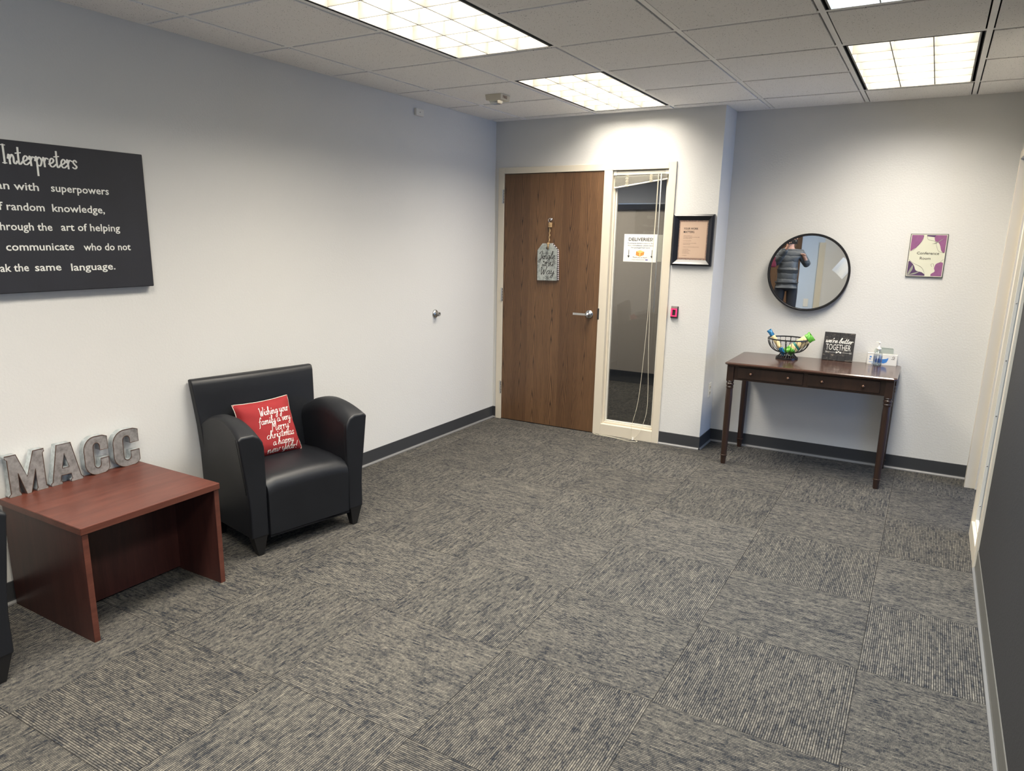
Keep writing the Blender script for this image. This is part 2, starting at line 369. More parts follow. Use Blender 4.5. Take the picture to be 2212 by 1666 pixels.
# hand-lettering: single-stroke glyphs drawn as ribbons
G = {
 'a': (1.2, [[(.8,.85),(.45,1),(.1,.6),(.15,.1),(.5,0),(.8,.5),(.85,.95),(.82,.2),(1.0,0),(1.25,.25)]]),
 'b': (1.0, [[(0,.3),(.4,1.3),(.5,2.05),(.3,2.15),(.2,1.5),(.18,.2),(.5,0),(.8,.4),(.7,.9),(.3,.8)],[(.7,.9),(1.1,.8)]]),
 'c': (.9, [[(.75,.8),(.5,1),(.15,.7),(.15,.2),(.5,0),(.95,.3)]]),
 'e': (.9, [[(0,.3),(.5,.5),(.7,.8),(.45,1),(.15,.65),(.2,.15),(.5,0),(.95,.3)]]),
 'f': (.85, [[(.75,1.7),(.6,2.1),(.38,1.8),(.3,1),(.28,-.6),(.1,-.95)],[(0,.9),(.7,1.0)]]),
 'g': (1.1, [[(.8,.85),(.45,1),(.1,.6),(.2,.1),(.6,.2),(.85,.95),(.8,-.7),(.45,-1.1),(.2,-.8),(.6,-.2),(1.15,.3)]]),
 'h': (1.2, [[(0,.3),(.4,1.4),(.42,2.1),(.2,2.0),(.15,1),(.15,0)],[(.15,.4),(.5,1),(.75,.7),(.75,.15),(1,0),(1.2,.25)]]),
 'i': (.62, [[(0,.3),(.25,1),(.25,.2),(.45,0),(.65,.25)],[(.3,1.42),(.34,1.55)]]),
 'l': (.65, [[(0,.3),(.45,1.5),(.5,2.1),(.25,2.1),(.2,.3),(.4,0),(.7,.3)]]),
 'm': (1.5, [[(0,.6),(.15,1),(.2,0)],[(.2,.5),(.5,1),(.65,.7),(.65,0)],[(.65,.5),(.95,1),(1.1,.7),(1.1,.15),(1.3,0),(1.5,.25)]]),
 'n': (1.1, [[(0,.6),(.15,1),(.2,0)],[(.2,.5),(.5,1),(.7,.7),(.7,.15),(.9,0),(1.1,.25)]]),
 'o': (1.05, [[(.5,1),(.15,.7),(.2,.1),(.55,0),(.85,.5),(.6,1),(.4,.9),(.7,.75),(1.05,.85)]]),
 'p': (1.0, [[(0,.6),(.2,1),(.2,-1.1)],[(.2,.6),(.55,1),(.85,.6),(.6,0),(.25,.1)]]),
 'r': (.78, [[(0,.7),(.15,1),(.2,0)],[(.2,.55),(.45,.95),(.72,.88)]]),
 's': (.75, [[(.6,.85),(.4,1.02),(.15,.8),(.35,.5),(.6,.25),(.35,0),(.05,.12)]]),
 't': (.68, [[(.25,1.8),(.22,.2),(.4,0),(.65,.25)],[(-.1,1.2),(.55,1.3)]]),
 'u': (1.12, [[(0,.8),(.1,1),(.1,.3),(.35,0),(.7,.4),(.75,1),(.75,.2),(.95,0),(1.15,.25)]]),
 'v': (.8, [[(0,.9),(.12,1),(.38,0),(.75,1)]]),
 'w': (1.3, [[(0,.8),(.1,1),(.1,.3),(.3,0),(.55,.3),(.6,.9),(.6,.3),(.8,0),(1.08,.4),(1.1,1),(1.35,.85)]]),
 'y': (1.05, [[(0,.8),(.1,1),(.1,.4),(.35,.1),(.7,.5),(.78,1),(.7,-.7),(.4,-1.1),(.15,-.8),(.6,-.2),(1.1,.3)]]),
 'W': (1.75, [[(0,1.9),(.15,2),(.35,.1),(.5,0),(.9,1.3),(.95,.2),(1.1,0),(1.55,2.0),(1.4,2.1)]]),
 'J': (1.05, [[(0,1.5),(.4,2.1),(.8,2.1),(.7,0),(.5,-.9),(.1,-1),(0,-.6),(.8,.2)]]),
 'M': (1.55, [[(0,-.1),(.1,1.9),(.2,1.9),(.55,.9),(.95,1.9),(1.05,1.9),(1.1,.2),(1.3,0),(1.5,.2)]]),
 'C': (1.1, [[(1,1.7),(.7,2),(.2,1.5),(.1,.6),(.5,0),(1.1,.3)]]),
 'I': (.75, [[(.3,2),(.3,0)],[(.05,2),(.55,2)],[(.05,0),(.55,0)]]),
 "'": (.35, [[(.2,1.9),(.12,1.6)]]),
 '!': (.5, [[(.3,2.1),(.15,.6)],[(.08,.1),(.11,.02)]]),
 ',': (.3, [[(.1,.1),(0,-.3)]]), ' ': (.62, []),
}
def smooth_line(P, k=5):
    if len(P) < 3: return P
    Q = []; N = len(P)
    for i in range(N-1):
        p0, p1, p2, p3 = P[max(0, i-1)], P[i], P[i+1], P[min(N-1, i+2)]
        for j in range(k):
            t = j/k
            Q.append(tuple(.5*((2*b)+(-a+c)*t+(2*a-5*b+4*c-d)*t*t+(-a+3*b-3*c+d)*t**3) for a, b, c, d in zip(p0, p1, p2, p3)))
    Q.append(P[-1]); return Q
def script_strokes(s, xh, width=None, slant=.18):
    x = 0; out = []
    for ch in s:
        adv, st = G[ch]
        for q in st: out.append([((x+a)+slant*b, b) for a, b in smooth_line(q)])
        x += adv
    k = (width/(x*xh)) if width else 1.0
    return [[(a*xh*k, b*xh) for a, b in q] for q in out]
def ribbon(strokes, wd, fn, mat, parent, name='lettering', contrast=.45):
    bm = bmesh.new()
    def lift(a, b, k):
        p0 = fn(a, b); n_ = (fn(a+1e-3, b)-p0).cross(fn(a, b+1e-3)-p0)
        return p0+n_.normalized()*k if n_.length > 1e-12 else p0
    for si, q in enumerate(strokes):
        L = []
        for i, p in enumerate(q):
            k_ = 4e-5*(si % 7)+5e-6*i
            a = q[max(0, i-1)]; b = q[min(len(q)-1, i+1)]
            dx, dy = b[0]-a[0], b[1]-a[1]; l = math.hypot(dx, dy) or 1e-6
            ww = wd*((1-contrast)+contrast*abs(dy)/l)/2
            ex = 0
            if i == 0: ex = -ww
            if i == len(q)-1: ex = ww
            cx_, cy_ = p[0]+dx/l*ex, p[1]+dy/l*ex
            L.append((bm.verts.new(lift(cx_-dy/l*ww, cy_+dx/l*ww, k_)), bm.verts.new(lift(cx_+dy/l*ww, cy_-dx/l*ww, k_))))
        for (a, b), (c, d) in zip(L, L[1:]): bm.faces.new((a, b, d, c))
    me = D.meshes.new(name); bm.to_mesh(me); bm.free(); me.materials.append(mat)
    return place(name, me, parent)
def script(parent, s, mat, P0, Rv, Uv, xh, wd, width=None, slant=.18, contrast=.45):
    P0, Rv, Uv = Vector(P0), Vector(Rv), Vector(Uv)
    return ribbon(script_strokes(s, xh, width, slant), wd, lambda a, b: P0+Rv*a+Uv*b, mat, parent, contrast=contrast)
X, Y, Z = Vector((1,0,0)), Vector((0,1,0)), Vector((0,0,1))

# ================================================================== STRUCTURE
fl = struct(MB().box(-1.0, 3.9, YB-.1, 2.4, -.05, -.008).done('floor', simple('carpet_backing', (.03, .03, .032), .9)), 'grey patterned carpet tile floor laid quarter-turn')
def carpet_tile(i, j):
    x0, y0 = CX+(i-1)*T, CY0+j*T; cx_, cy_ = x0+T/2, y0+T/2
    ax0, ax1, ay0, ay1 = max(x0, 0 if y0+T/2 < 0 else -.9), min(x0+T, 3.83), max(y0, YB), min(y0+T, 2.3)
    if y0 > .1 and x0 >= 1.9: ay1 = min(ay1, BY)
    if y0 > .5 and x0 >= 1.9: return
    if ax1-ax0 < .01 or ay1-ay0 < .01: return
    along_y = (i+j) % 2 == 0
    g = .0004
    vx0, vx1, vy0, vy1 = ax0-cx_+g, ax1-cx_-g, ay0-cy_+g, ay1-cy_-g
    if along_y: o = MB().box(vx0, vx1, vy0, vy1, -.008, random.uniform(-.0004, 0)).done('carpet_tile', M_CARPET, fl, loc=(cx_, cy_, 0))
    else: o = MB().box(vy0, vy1, -vx1, -vx0, -.008, random.uniform(-.0004, 0)).done('carpet_tile', M_CARPET, fl, loc=(cx_, cy_, 0), rot=(0, 0, R(90)))
for i in range(-6, 3):
    for j in range(-8, 10): carpet_tile(i, j)

# walls
struct(box('wall_left', M_WALL, -.12, 0, YB, .12, 0, 2.7), 'long off-white wall on the left')
struct(MB().box(0, .037, 0, .12, 0, 2.7).box(.037, 1.554, 0, .12, 2.15, 2.7).box(1.554, JX, 0, .12, 0, 2.7).done('wall_far', M_WALL), 'off-white end wall holding the oak door')
struct(box('wall_jog', M_WALL, 1.70, JX, .12, BY+.12, 0, 2.7), 'short return wall between the door wall and the alcove')
struct(box('wall_alcove', M_WALL, JX, 3.9, BY, BY+.12, 0, 2.7), 'off-white alcove wall with mirror')
struct(MB().box(RX, RX+.13, .17, BY, 0, 2.7).box(RX, RX+.13, -1.33, .17, 2.15, 2.7).done('wall_right', M_WALL), 'off-white wall strip round the right doorway')
struct(MB().box(RX-.0015, RX+.13, -5.63, -1.33, 0, 2.7).box(RX-.0015, RX+.13, YB, -6.77, 0, 2.7).box(RX-.0015, RX+.13, -6.77, -5.63, 0, .78).box(RX-.0015, RX+.13, -6.77, -5.63, 2.12, 2.7).done('wall_right', M_DARKWALL), 'charcoal painted wall along the right edge')
struct(MB().box(2.37, 2.74, YB-.12, YB, 0, 2.7).done('wall_rear', M_DAYLITWALL))
struct(MB().box(2.74, RX+.1, YB-.12, YB+.02, 0, 2.7).box(-.1, 1.42, YB-.12, YB, 0, 2.7).box(1.42, 2.37, YB-.12, YB, 2.13, 2.7).done('wall_rear', M_WALL))
wr = struct(MB().box(1.42, 2.37, YB-.08, YB-.01, 0, 2.13).done('door_3', M_OAK), 'brown door behind the photographer')
struct(box('trim_8', M_IVORY, 2.655, 2.755, YB-.001, YB+.035, 0, 1.58))
# window behind the camera in the right wall
w1 = struct(MB().box(RX-.01, RX+.11, -6.80, -6.74, .75, 2.15).box(RX-.01, RX+.11, -5.66, -5.60, .75, 2.15).box(RX-.01, RX+.11, -6.8, -5.6, 2.09, 2.15).box(RX-.03, RX+.11, -6.82, -5.58, .74, .80).done('window_1', M_WHITE))
box('glass_pane', M_GLASS, RX+.06, RX+.066, -6.75, -5.65, .79, 2.10, w1)
# hallway beyond the sidelight
hw = struct(MB().box(-1.0, 1.9, 2.245, 2.40, 0, 1.91).done('wall_hall', M_HALL), 'taupe hallway wall seen through the sidelight')
struct(MB().box(-1.0, 1.9, 2.34, 2.46, 1.91, 2.7).box(-1.1, -.95, .12, 2.4, 0, 2.7).box(1.70, 1.86, BY+.12, 2.4, 0, 2.7).done('wall_hall', simple('slate_paint', (.17, .18, .21), .6)))
struct(box('trim_9', simple('black_gloss_cap', (.008, .008, .012), .25), -.94, 1.69, 2.215, 2.40, 1.90, 1.955), 'black cap rail on the hallway wall')
struct(box('trim_highlight', M_CHROME, -.94, 1.3, 2.210, 2.40, 1.955, 1.966), 'bright strip added as the highlight on the hallway cap rail')  # thin chrome strip added in place of the rail's highlight
struct(MB().box(-1.0, 1.9, .12, 2.4, ZC, ZC+.1).done('ceiling_hall', M_TILE))
struct(box('baseboard_hall', M_BASE, -.94, 1.69, 2.235, 2.245, 0, .13))
area('hall_fill', (.2, 1.2, ZC-.01), (0, 0, 0),   .5, .9, 50, LAMP_COL, spread=150)  # unseen fill light added to brighten the hallway
# conference room beyond the right doorway
struct(MB().box(RX+.12, 6.9, 2.2, 2.3, 0, 2.7).box(RX+.12, 6.9, -3.3, -3.2, 0, 2.7).box(6.8, 6.9, -3.2, 2.3, 0, .25).box(6.8, 6.9, -3.2, 2.3, 2.05, 2.7)
       .box(6.8, 6.9, -3.2, -1.95, .25, 2.05).box(6.8, 6.9, .75, 2.3, .25, 2.05).box(RX+.12, 3.9, BY+.12, 2.3, 0, 2.7).done('wall_conference', M_WALL))
struct(box('floor_conference', M_CARPET, 3.83, 6.9, -3.3, 2.3, -.03, 0))
struct(box('ceiling_conference', M_TILE, RX+.13, 6.9, -3.3, 2.3, ZC, ZC+.1))
w2 = struct(MB().box(6.79, 6.9, -1.99, -1.93, .22, 2.08).box(6.79, 6.9, .73, .79, .22, 2.08).box(6.79, 6.9, -1.99, .79, 2.03, 2.09).box(6.77, 6.9, -2.0, .8, .2, .26).done('window_2', M_WHITE))
box('glass_pane', M_GLASS, 6.83, 6.836, -1.94, .74, .25, 2.04, w2)

# ---------------------------------------------------------------- ceiling
ce = struct(box('ceiling', M_BLACKGAP, -.1, RX+.12, YB-.1, BY+.1, ZC+.16, ZC+.2), 'suspended ceiling of square speckled tiles')
lights = [(1, 2), (4, 2)]
LX = [(GX+T, GX+2*T), (GX+4*T, GX+5*T)]
LJ = [3, 0, -3, -6]                                   # grid row where each troffer starts
occupied = set()
for col in (1, 4):
    for j in LJ: occupied |= {(col, j), (col, j+1)}
def clipx(a): return max(0.004, min(a, RX-.004))
for i in range(-1, 7):
    for j in range(-9, 7):
        if (i, j) in occupied: continue
        x0, x1 = GX+i*T, GX+(i+1)*T; y0, y1 = GY+j*T, GY+(j+1)*T
        g = .0185
        a, b, c, d = max(x0+g, .013), min(x1-g, RX-.013), max(y0+g, YB+.01), y1-g
        lim = BY-.013
        if b-a < .02: continue
        if b <= JX+.0: lim = -.013
        d = min(d, lim)
        if d-c < .012: continue
        m_ = MB()
        if a < JX < b and d > -.013:                     # tile cut round the jog
            if c < -.013: m_.prism([(a, c), (b, c), (b, d), (JX+.013, d), (JX+.013, -.013), (a, -.013)], ZC-.004, ZC+.012, 'xy')
            else: m_.box(JX+.013, b, c, d, ZC-.004, ZC+.012)
        else: m_.box(a, b, c, d, ZC-.004, ZC+.012)
        m_.done('ceiling_tile', M_TILE, ce, bevel=.0015, seg=1)
for i in range(0, 6):                                   # main tees run away from the camera
    x = GX+i*T; ylim = 0 if x < JX else BY
    MB().box(x-.012, x+.012, YB, ylim, ZC, ZC+.003).box(x-.0015, x+.0015, YB, ylim, ZC+.003, ZC+.035).done('grid_rail', M_TEE, ce)
for j in range(-7, 6):
    y = GY+j*T
    for i in range(-1, 6):
        if (i, j) in occupied and (i, j-1) in occupied: continue
        a, b = max(0, GX+i*T+.012), min(RX, GX+(i+1)*T-.012)
        if b-a < .03: continue
        MB().box(a, b, y-.012, y+.012, ZC, ZC+.003).done('cross_rail', M_TEE, ce)
struct(MB().box(0, .022, YB, 0, ZC-.001, ZC+.002).box(0, .0015, YB, 0, ZC, ZC+.022).done('trim_1', M_TEE))
struct(MB().box(0, JX+.022, -.022, 0, ZC-.001, ZC+.002).done('trim_2', M_TEE))
struct(MB().box(JX, JX+.022, 0, BY, ZC-.001, ZC+.002).done('trim_3', M_TEE))
struct(MB().box(JX, RX, BY-.022, BY, ZC-.001, ZC+.002).done('trim_4', M_TEE))
struct(MB().box(RX-.022, RX, YB, BY, ZC-.001, ZC+.002).done('trim_5', M_TEE))

# troffers
def troffer(x0, y0, label, col=LAMP_COL, pw=LAMP_W):
    t = thing('ceiling_light', label, 'light', (x0+T/2, y0+T, ZC), group='recessed louvered ceiling lights')
    hx, hy = T/2-.012, T-.012
    MB().box(-hx, hx, -hy, hy, .105, .112).box(-hx, -hx+.004, -hy, hy, 0, .11).box(hx-.004, hx, -hy, hy, 0, .11).box(-hx, hx, -hy, -hy+.004, 0, .11).box(-hx, hx, hy-.004, hy, 0, .11).done('housing', M_BLACKGAP, t)
    bx, by = hx-.024, hy-.010
    # white bezel of the louver door
    MB().box(-bx-.008, -bx, -by-.004, by+.004, -.002, .070).box(bx, bx+.008, -by-.004, by+.004, -.002, .070).box(-bx-.008, bx+.008, -by-.006, -by, -.002, .070).box(-bx-.008, bx+.008, by, by+.006, -.002, .070).done('louver_frame', M_LOUVER, t)
    MB().loft([[(-bx, -by, .070), (bx, -by, .070), (bx, by, .070), (-bx, by, .070)], [(-bx+.01, -by+.01, .103), (bx-.01, -by+.01, .103), (bx-.01, by-.01, .103), (-bx+.01, by-.01, .103)]], cap=False).done('reflector', M_LOUVER, t)
    def blade(L): return [(-.0026, 0), (.0026, 0), (.0030, .004), (.0040, .035), (.0065, .066), (-.0065, .066), (-.0040, .035), (-.0030, .004)]
    me = None
    for k in (1, 2):
        xx = -bx+2*bx*k/3
        if me is None: o = MB().prism(blade(0), -by, by, 'xz').done('louver_blade', M_LOUVER, t); me = o.data
        else: o = place('louver_blade', me, t)
        o.location = (xx, 0, 0)
    me = None
    for k in range(1, 6):
        yy = -by+2*by*k/6
        if me is None: o = MB().prism([(a, b) for a, b in blade(0)], -bx, bx, 'yz').done('louver_blade', M_LOUVER, t); me = o.data
        else: o = place('louver_blade', me, t)
        o.location = (0, yy, 0)
    area('tube_glow', (0, 0, .098), (0, 0, 0), 2*bx-.03, 2*by-.03, pw, col, t, 160)
    return t
labels = {
 (1, 3): 'louvered ceiling light in front of the door wall, beside the fire strobe',
 (1, 0): 'largest louvered ceiling light in view, cut by the top edge of the photo',
 (4, 3): 'louvered ceiling light over the alcove with the round mirror',
 (4, 0): 'louvered ceiling light barely showing at the top right edge, bluish glow'}
for c in (1, 4):
    for j in LJ:
        lab = labels.get((c, j), 'louvered ceiling light behind the camera, %s column, %s row' % ('left' if c == 1 else 'right', 'third' if j == -3 else 'last'))
        troffer(GX+c*T, GY+j*T, lab, (.80, .90, 1.0) if (c, j) == (4, 0) else LAMP_COL)

# ---------------------------------------------------------------- baseboards (vinyl cove base)
def cove(name, p0, p1, nrm, label=None, h=.102):
    "runs from p0 to p1 on the wall, nrm points into the room"
    p0, p1, n = Vector((*p0, 0)), Vector((*p1, 0)), Vector((*nrm, 0))
    prof = [(0, 0), (0, h), (.0025, h), (.004, h-.002), (.004, .020), (.006, .012), (.013, .004), (.014, 0)]
    m_ = MB().loft([[p0+n*a+Z*b for a, b in prof], [p1+n*a+Z*b for a, b in prof]])
    b = struct(m_.done(name, M_BASE), label)
    MB().loft([[p+n*a+Z*b_ for a, b_ in [(.0062, .0135), (.0142, .0045), (.016, .0), (.0155, .0055), (.0075, .0145)]] for p in (p0, p1)]).done('toe_highlight', M_TOELIGHT, b)
    return b
cove('baseboard_left', (0, YB), (0, 0), (1, 0), 'dark grey vinyl base under the long left wall')
cove('baseboard_far', (1.556, 0), (JX, 0), (0, -1))
cove('baseboard_corner', (.0, 0), (.036, 0), (0, -1))
cove('baseboard_jog', (JX, -.004), (JX, BY), (1, 0))
cove('baseboard_alcove', (JX, BY), (RX, BY), (0, -1), 'dark grey vinyl base under the alcove wall')
M_keep = M_BASE; M_BASE = simple('worn_grey_vinyl_base', (.115, .112, .100), .5, var=.15, vs=2)
cove('baseboard_right', (RX-.001, YB), (RX-.001, -1.335), (-1, 0), 'grey vinyl base under the charcoal wall')
M_BASE = M_keep

# ================================================================== DOOR AND SIDELIGHT (door wall)
def face_frame(xs, zs, y0, y1): pass
df = struct(MB()
    .box(.037, .092, -.014, .13, 0, 2.152).box(.988, 1.056, -.014, .13, 0, 2.103).box(1.500, 1.556, -.014, .13, 0, 2.152)
    .box(.092, 1.500, -.014, .13, 2.103, 2.152).box(1.056, 1.500, -.014, .13, 0, .092)
    .box(.092, .105, .045, .13, 0, 2.103).box(.975, .988, .045, .13, 0, 2.103).box(.092, .988, .045, .13, 2.09, 2.103)
    .done('trim_6', M_FRAME, bevel=.002), 'cream metal frame around oak door and sidelight')
# glazing stops: stepped beads around the glass
def bead_ring(parent, x0, x1, z0, z1, y0, y1, wd, mat, name='glazing_bead'):
    return MB().box(x0, x0+wd, y0, y1, z0, z1).box(x1-wd, x1, y0, y1, z0, z1).box(x0+wd, x1-wd, y0, y1, z0, z0+wd).box(x0+wd, x1-wd, y0, y1, z1-wd, z1).done(name, mat, parent, bevel=.002)
bead_ring(df, 1.056, 1.500, .092, 2.103, .022, .058, .016, M_FRAME)
bead_ring(df, 1.072, 1.484, .108, 2.087, .036, .058, .012, M_FRAME2)
wn = struct(box('window_3', M_GLASS, 1.06, 1.496, .058, .064, .096, 2.10), 'narrow glass sidelight beside the oak door')
d1 = struct(thing('door_1', 'oak veneer door with lever handle', 'door', (.0945, -.006, .006)))
del d1['category']
MB().box(0, .8905, 0, .044, 0, 2.094).done('door_leaf', M_OAK, d1, bevel=.0012, seg=1)
box('door_sweep', M_BLACK, 0, .8905, .003, .041, -.006, 0, d1)
h = MB().lathe([(0, 0), (.033, 0), (.0335, -.006), (.030, -.010), (.012, -.012), (.0115, -.045), (.014, -.048), (.014, -.058), (0, -.060)], 28, (.817, 0, .985), 'y').done('door_handle', M_CHROME, d1, smooth=True)
MB().loft([[(x, -.052+dy, .985+dz) for dy, dz in ((-.006, -s), (.004, -s), (.004, s), (-.006, s))] for x, s in ((.826, .010), (.80, .0095), (.76, .0095), (.694, .010))]).done('lever', M_CHROME, h, bevel=.002)
box('latch_plate', M_BLACK, .889, .904, -.009, .0, .947, 1.037, d1)
for z in (1.922, 1.107, .290):
    hg = MB().box(-.0185, -.004, -.010, .002, z-.062, z+.050).done('hinge', M_CHROME, d1)
    for k in range(5):
        MB().lathe([(.0, 0), (.0065, 0), (.0065, .0195), (0, .0195)], 12, (-.006, -.011, z-.061+k*.0225)).done('hinge_knuckle', M_STEEL, hg, smooth=False)

# ================================================================== RIGHT DOORWAY FRAME
rf = struct(MB()
    .box(RX-.014, RX+.14, .115, .170, 0, 2.152).box(RX-.014, RX+.14, -.850, -.800, 0, 2.103).box(RX-.014, RX+.14, -1.332, -1.270, 0, 2.152)
    .box(RX-.014, RX+.14, -1.270, .115, 2.103, 2.152).box(RX-.014, RX+.14, -1.270, -.850, 0, .092)
    .box(RX+.045, RX+.085, .100, .115, 0, 2.103).done('trim_7', M_FRAME, bevel=.002), 'cream metal frame of the right doorway and sidelight')
MB().box(RX+.002, RX+.018, -.866, -.850, .108, 2.087).box(RX+.002, RX+.018, -1.270, -1.254, .108, 2.087).box(RX+.002, RX+.018, -1.27, -.85, .092, .108).box(RX+.002, RX+.018, -1.27, -.85, 2.087, 2.103).done('glazing_bead', M_FRAME2, rf, bevel=.0015)
MB().box(RX+.024, RX+.060, -.862, -.850, .096, 2.10).box(RX+.024, RX+.060, -1.27, -1.258, .096, 2.10).box(RX+.024, RX+.060, -1.258, -.862, .092, .100).done('dark_reveal', M_BLACKGAP, rf)  # dark strips added for the dim reveal seen through the glass
for z in (.19, .42, .70, 1.0, 1.3, 1.6, 1.9):
    MB().lathe([(0, 0), (.0045, 0), (.003, -.002), (0, -.0025)], 10, (RX+.011, -.866, z), 'y').done('screw', M_CHROME, rf)
struct(box('window_4', M_GLASS, RX+.018, RX+.024, -1.266, -.854, .096, 2.10), 'glass sidelight of the right doorway, seen edge on')

# ================================================================== BLIND in the sidelight
bl = thing('window_blind', 'cream mini blind pulled up crooked at the top of the sidelight', 'blind', (1.056, .0, 2.103))
MB().box(.006, .438, .004, .030, -.036, -.008).done('head_rail', M_FRAME2, bl, bevel=.002)
for x in (.003, .414): box('end_bracket', M_WHITE, x, x+.027, .001, .033, -.038, -.004, bl, bevel=.002)
N = 22
for k in range(N):
    t = (k+.5)/N
    zl, zr = -.040-.078*t, -.040-.020*t
    o = MB().loft([[(x, .016+dy, z+dz) for dy, dz in ((-.0125, -.0035), (0, .0015), (.0125, .0005), (0, -.0010))] for x, z in ((.012, zl+random.uniform(-.001, .001)), (.43, zr))]).done('blind_slat', M_FRAME2, bl)
MB().loft([[(x, .016+dy, z+dz) for dy, dz in ((-.011, -.006), (.011, -.006), (.011, .005), (-.011, .005))] for x, z in ((.010, -.128), (.432, -.068))]).done('bottom_rail', M_WHITE, bl, bevel=.002)
for cx_, z0, z1 in ((.115, -.036, -.116), (.305, -.036, -.086)):
    pts = []
    for k in range(46): pts.append((cx_+.014*math.sin(k*2.3+cx_*9), .002+.004*math.sin(k*1.7), z0+(z1-z0)*k/45+.005*math.sin(k*1.1)))
    MB().tube(smooth_line(pts, 3), .0011, 5).done('ladder_cord', M_CORD, bl)
MB().tube([(.385, -.002, -.036), (.388, -.006, -.30), (.393, -.006, -1.06)], .0042, 8).done('tilt_wand', simple('frosted_wand', (.42, .43, .42), .3), bl, smooth=True)
for pts in (
    [(.362, -.004, -.036), (.360, -.008, -.35), (.356, -.010, -.73), (.345, -.012, -1.25), (.318, -.014, -1.75), (.276, -.018, -1.98), (.275, -.022, -2.062), (.296, -.030, -2.090)],
    [(.366, -.006, -.036), (.366, -.010, -.35), (.358, -.014, -.73), (.372, -.012, -1.3), (.392, -.014, -1.70), (.388, -.016, -1.88), (.345, -.024, -2.03), (.296, -.034, -2.090)],
    [(.296, -.036, -2.090), (.26, -.048, -2.098), (.18, -.050, -2.1), (.10, -.038, -2.1), (.02, -.026, -2.1), (.0, -.022, -2.1)],
    [(.296, -.036, -2.090), (.34, -.052, -2.099), (.33, -.078, -2.1), (.24, -.082, -2.1), (.17, -.060, -2.1), (.10, -.050, -2.1), (.0, -.045, -2.1), (-.05, -.030, -2.1)]):
    MB().tube(smooth_line(pts, 8), .0017, 6).done('lift_cord', M_CORD, bl)
MB().lathe([(0, .012), (.004, .012), (.009, -.010), (0, -.010)], 12, (.296, -.036, -2.088)).done('cord_tassel', M_WHITE, bl)

# notices taped on the sidelight
GYL = .056
nt = thing('notice', 'white printed deliveries notice taped inside the sidelight glass', 'notice', (1.289, GYL, 1.418))
box('sheet', M_PAPER, -.136, .138, -.0006, 0, 0, .211, nt)
def nl(s, z, h_, wdt, mat=M_INK, bold=0.0, x=0.0): text(nt, s, mat, (x, -.0012, z), X, Z, h_, wdt, bold, align='C')
nl('DELIVERIES!', .160, .024, .196, M_INK, .018)
nl("If someone doesn't come to this", .138, .0095, .210, M_INKBLUE, .01)
nl('door immediately, please leave', .121, .0095, .210, M_INKBLUE, .01)
nl('the package/mail here!', .104, .0095, .156, M_INKBLUE, .01)
nl('Thank you so much!', .030, .0095, .118, M_INK, .01)
nl('Purple Communications', .014, .007, .105, M_INK, 0, -.012)
box('print_block', simple('indigo_print', (.10, .08, .35), .7), .046, .066, -.0013, -.0008, .013, .021, nt)
for sx in (-.093, .096):
    MB().box(sx-.002, sx+.002, -.0014, -.0008, .045, .092).prism([(sx-.010, .047), (sx, .030), (sx+.010, .047)], -.0014, -.0008).done('printed_arrow', M_INK, nt)
MB().prism([(-.034, .052), (0, .041), (.032, .055), (.034, .078), (0, .090), (-.032, .080)], -.0014, -.0008).done('printed_parcel', M_ORANGE, nt)
MB().prism([(-.032, .080), (0, .066), (.034, .078), (0, .090)], -.0019, -.0014).box(-.006, .004, -.0019, -.0014, .043, .066).done('printed_parcel', simple('pale_orange_print', (.80, .48, .16), .7), nt)
n2 = box('paper_sheet', M_GREYPAPER, 1.30, 1.463, .0574, .0579, 1.424, 1.626)
tag(n2, 'plain grey paper sheet behind the deliveries notice', 'paper')

# ================================================================== FRAMED PRINT
fp = thing('picture_frame', 'black wooden frame holding the your work matters print', 'picture', (1.564, 0, 1.404))
W_, H_ = .300, .372
def moulding(a, b, c, d, n0):
    "mitred bar between outer corners a,b with inner corners d,c; raised profile"
    pts = [(0, 0), (0, -.024), (.30, -.030), (.62, -.020), (1, -.012), (1, 0)]
    ring = lambda o_, i_: [(o_[0]+(i_[0]-o_[0])*t, y, o_[1]+(i_[1]-o_[1])*t) for t, y in pts]
    return MB().loft([ring(a, d), ring(b, c)]).done('frame_rail', M_FRAMEBLK, fp)
M_FRAMEBLK = simple('black_glossy_wood', (.012, .013, .018), .28, var=.3, vs=20)
m = .043
O4 = [(0, 0), (W_, 0), (W_, H_), (0, H_)]; I4 = [(m, m), (W_-m, m), (W_-m, H_-m), (m, H_-m)]
for k in range(4): moulding(O4[k], O4[(k+1) % 4], I4[(k+1) % 4], I4[k], None)
def dotted():
    q = NT('patterned_border'); o = q.obj(); n = q.noise(o, 230, 2, .7)
    q.base(q.ramp(n, [(.42, (.30, .17, .12)), (.50, (.05, .045, .06)), (.60, (.42, .30, .22))])); q.set(Roughness=.7); return q.m
box('border_card', dotted(), m, W_-m, -.010, -.008, m, H_-m, fp)
box('print_card', M_TAN, m+.008, W_-m-.008, -.0108, -.010, m+.014, H_-m-.012, fp)
text(fp, 'YOUR WORK', M_INK, (.078, -.0114, .262), X, Z, .0145, .108, .012)
text(fp, 'MATTERS.', M_INK, (.078, -.0114, .238), X, Z, .0145, .083, .012)
yy = .216
for s_, wd_, gap in (('somewhere between your', .064, .0095), ('the thoughts and people you care about daily', .120, .0095), ('you are making a difference.', .066, .0175),
                     ('so, show up for yourself.', .060, .0175), ('and on the days it feels too hard to believe,', .100, .0095), ('remember how far you go.', .054, .0175),
                     ('remember, the world needs the light inside of you.', .122, .0165), ('your work matters.', .044, .0095), ('your compassion matters.', .060, .0095), ('your hands matter.', .045, .0095), ('your presence matters.', .054, .0175), ('so, keep going.', .034, .01)):
    text(fp, s_, M_INK, (.079, -.0114, yy), X, Z, .0048, wd_, .0); yy -= gap

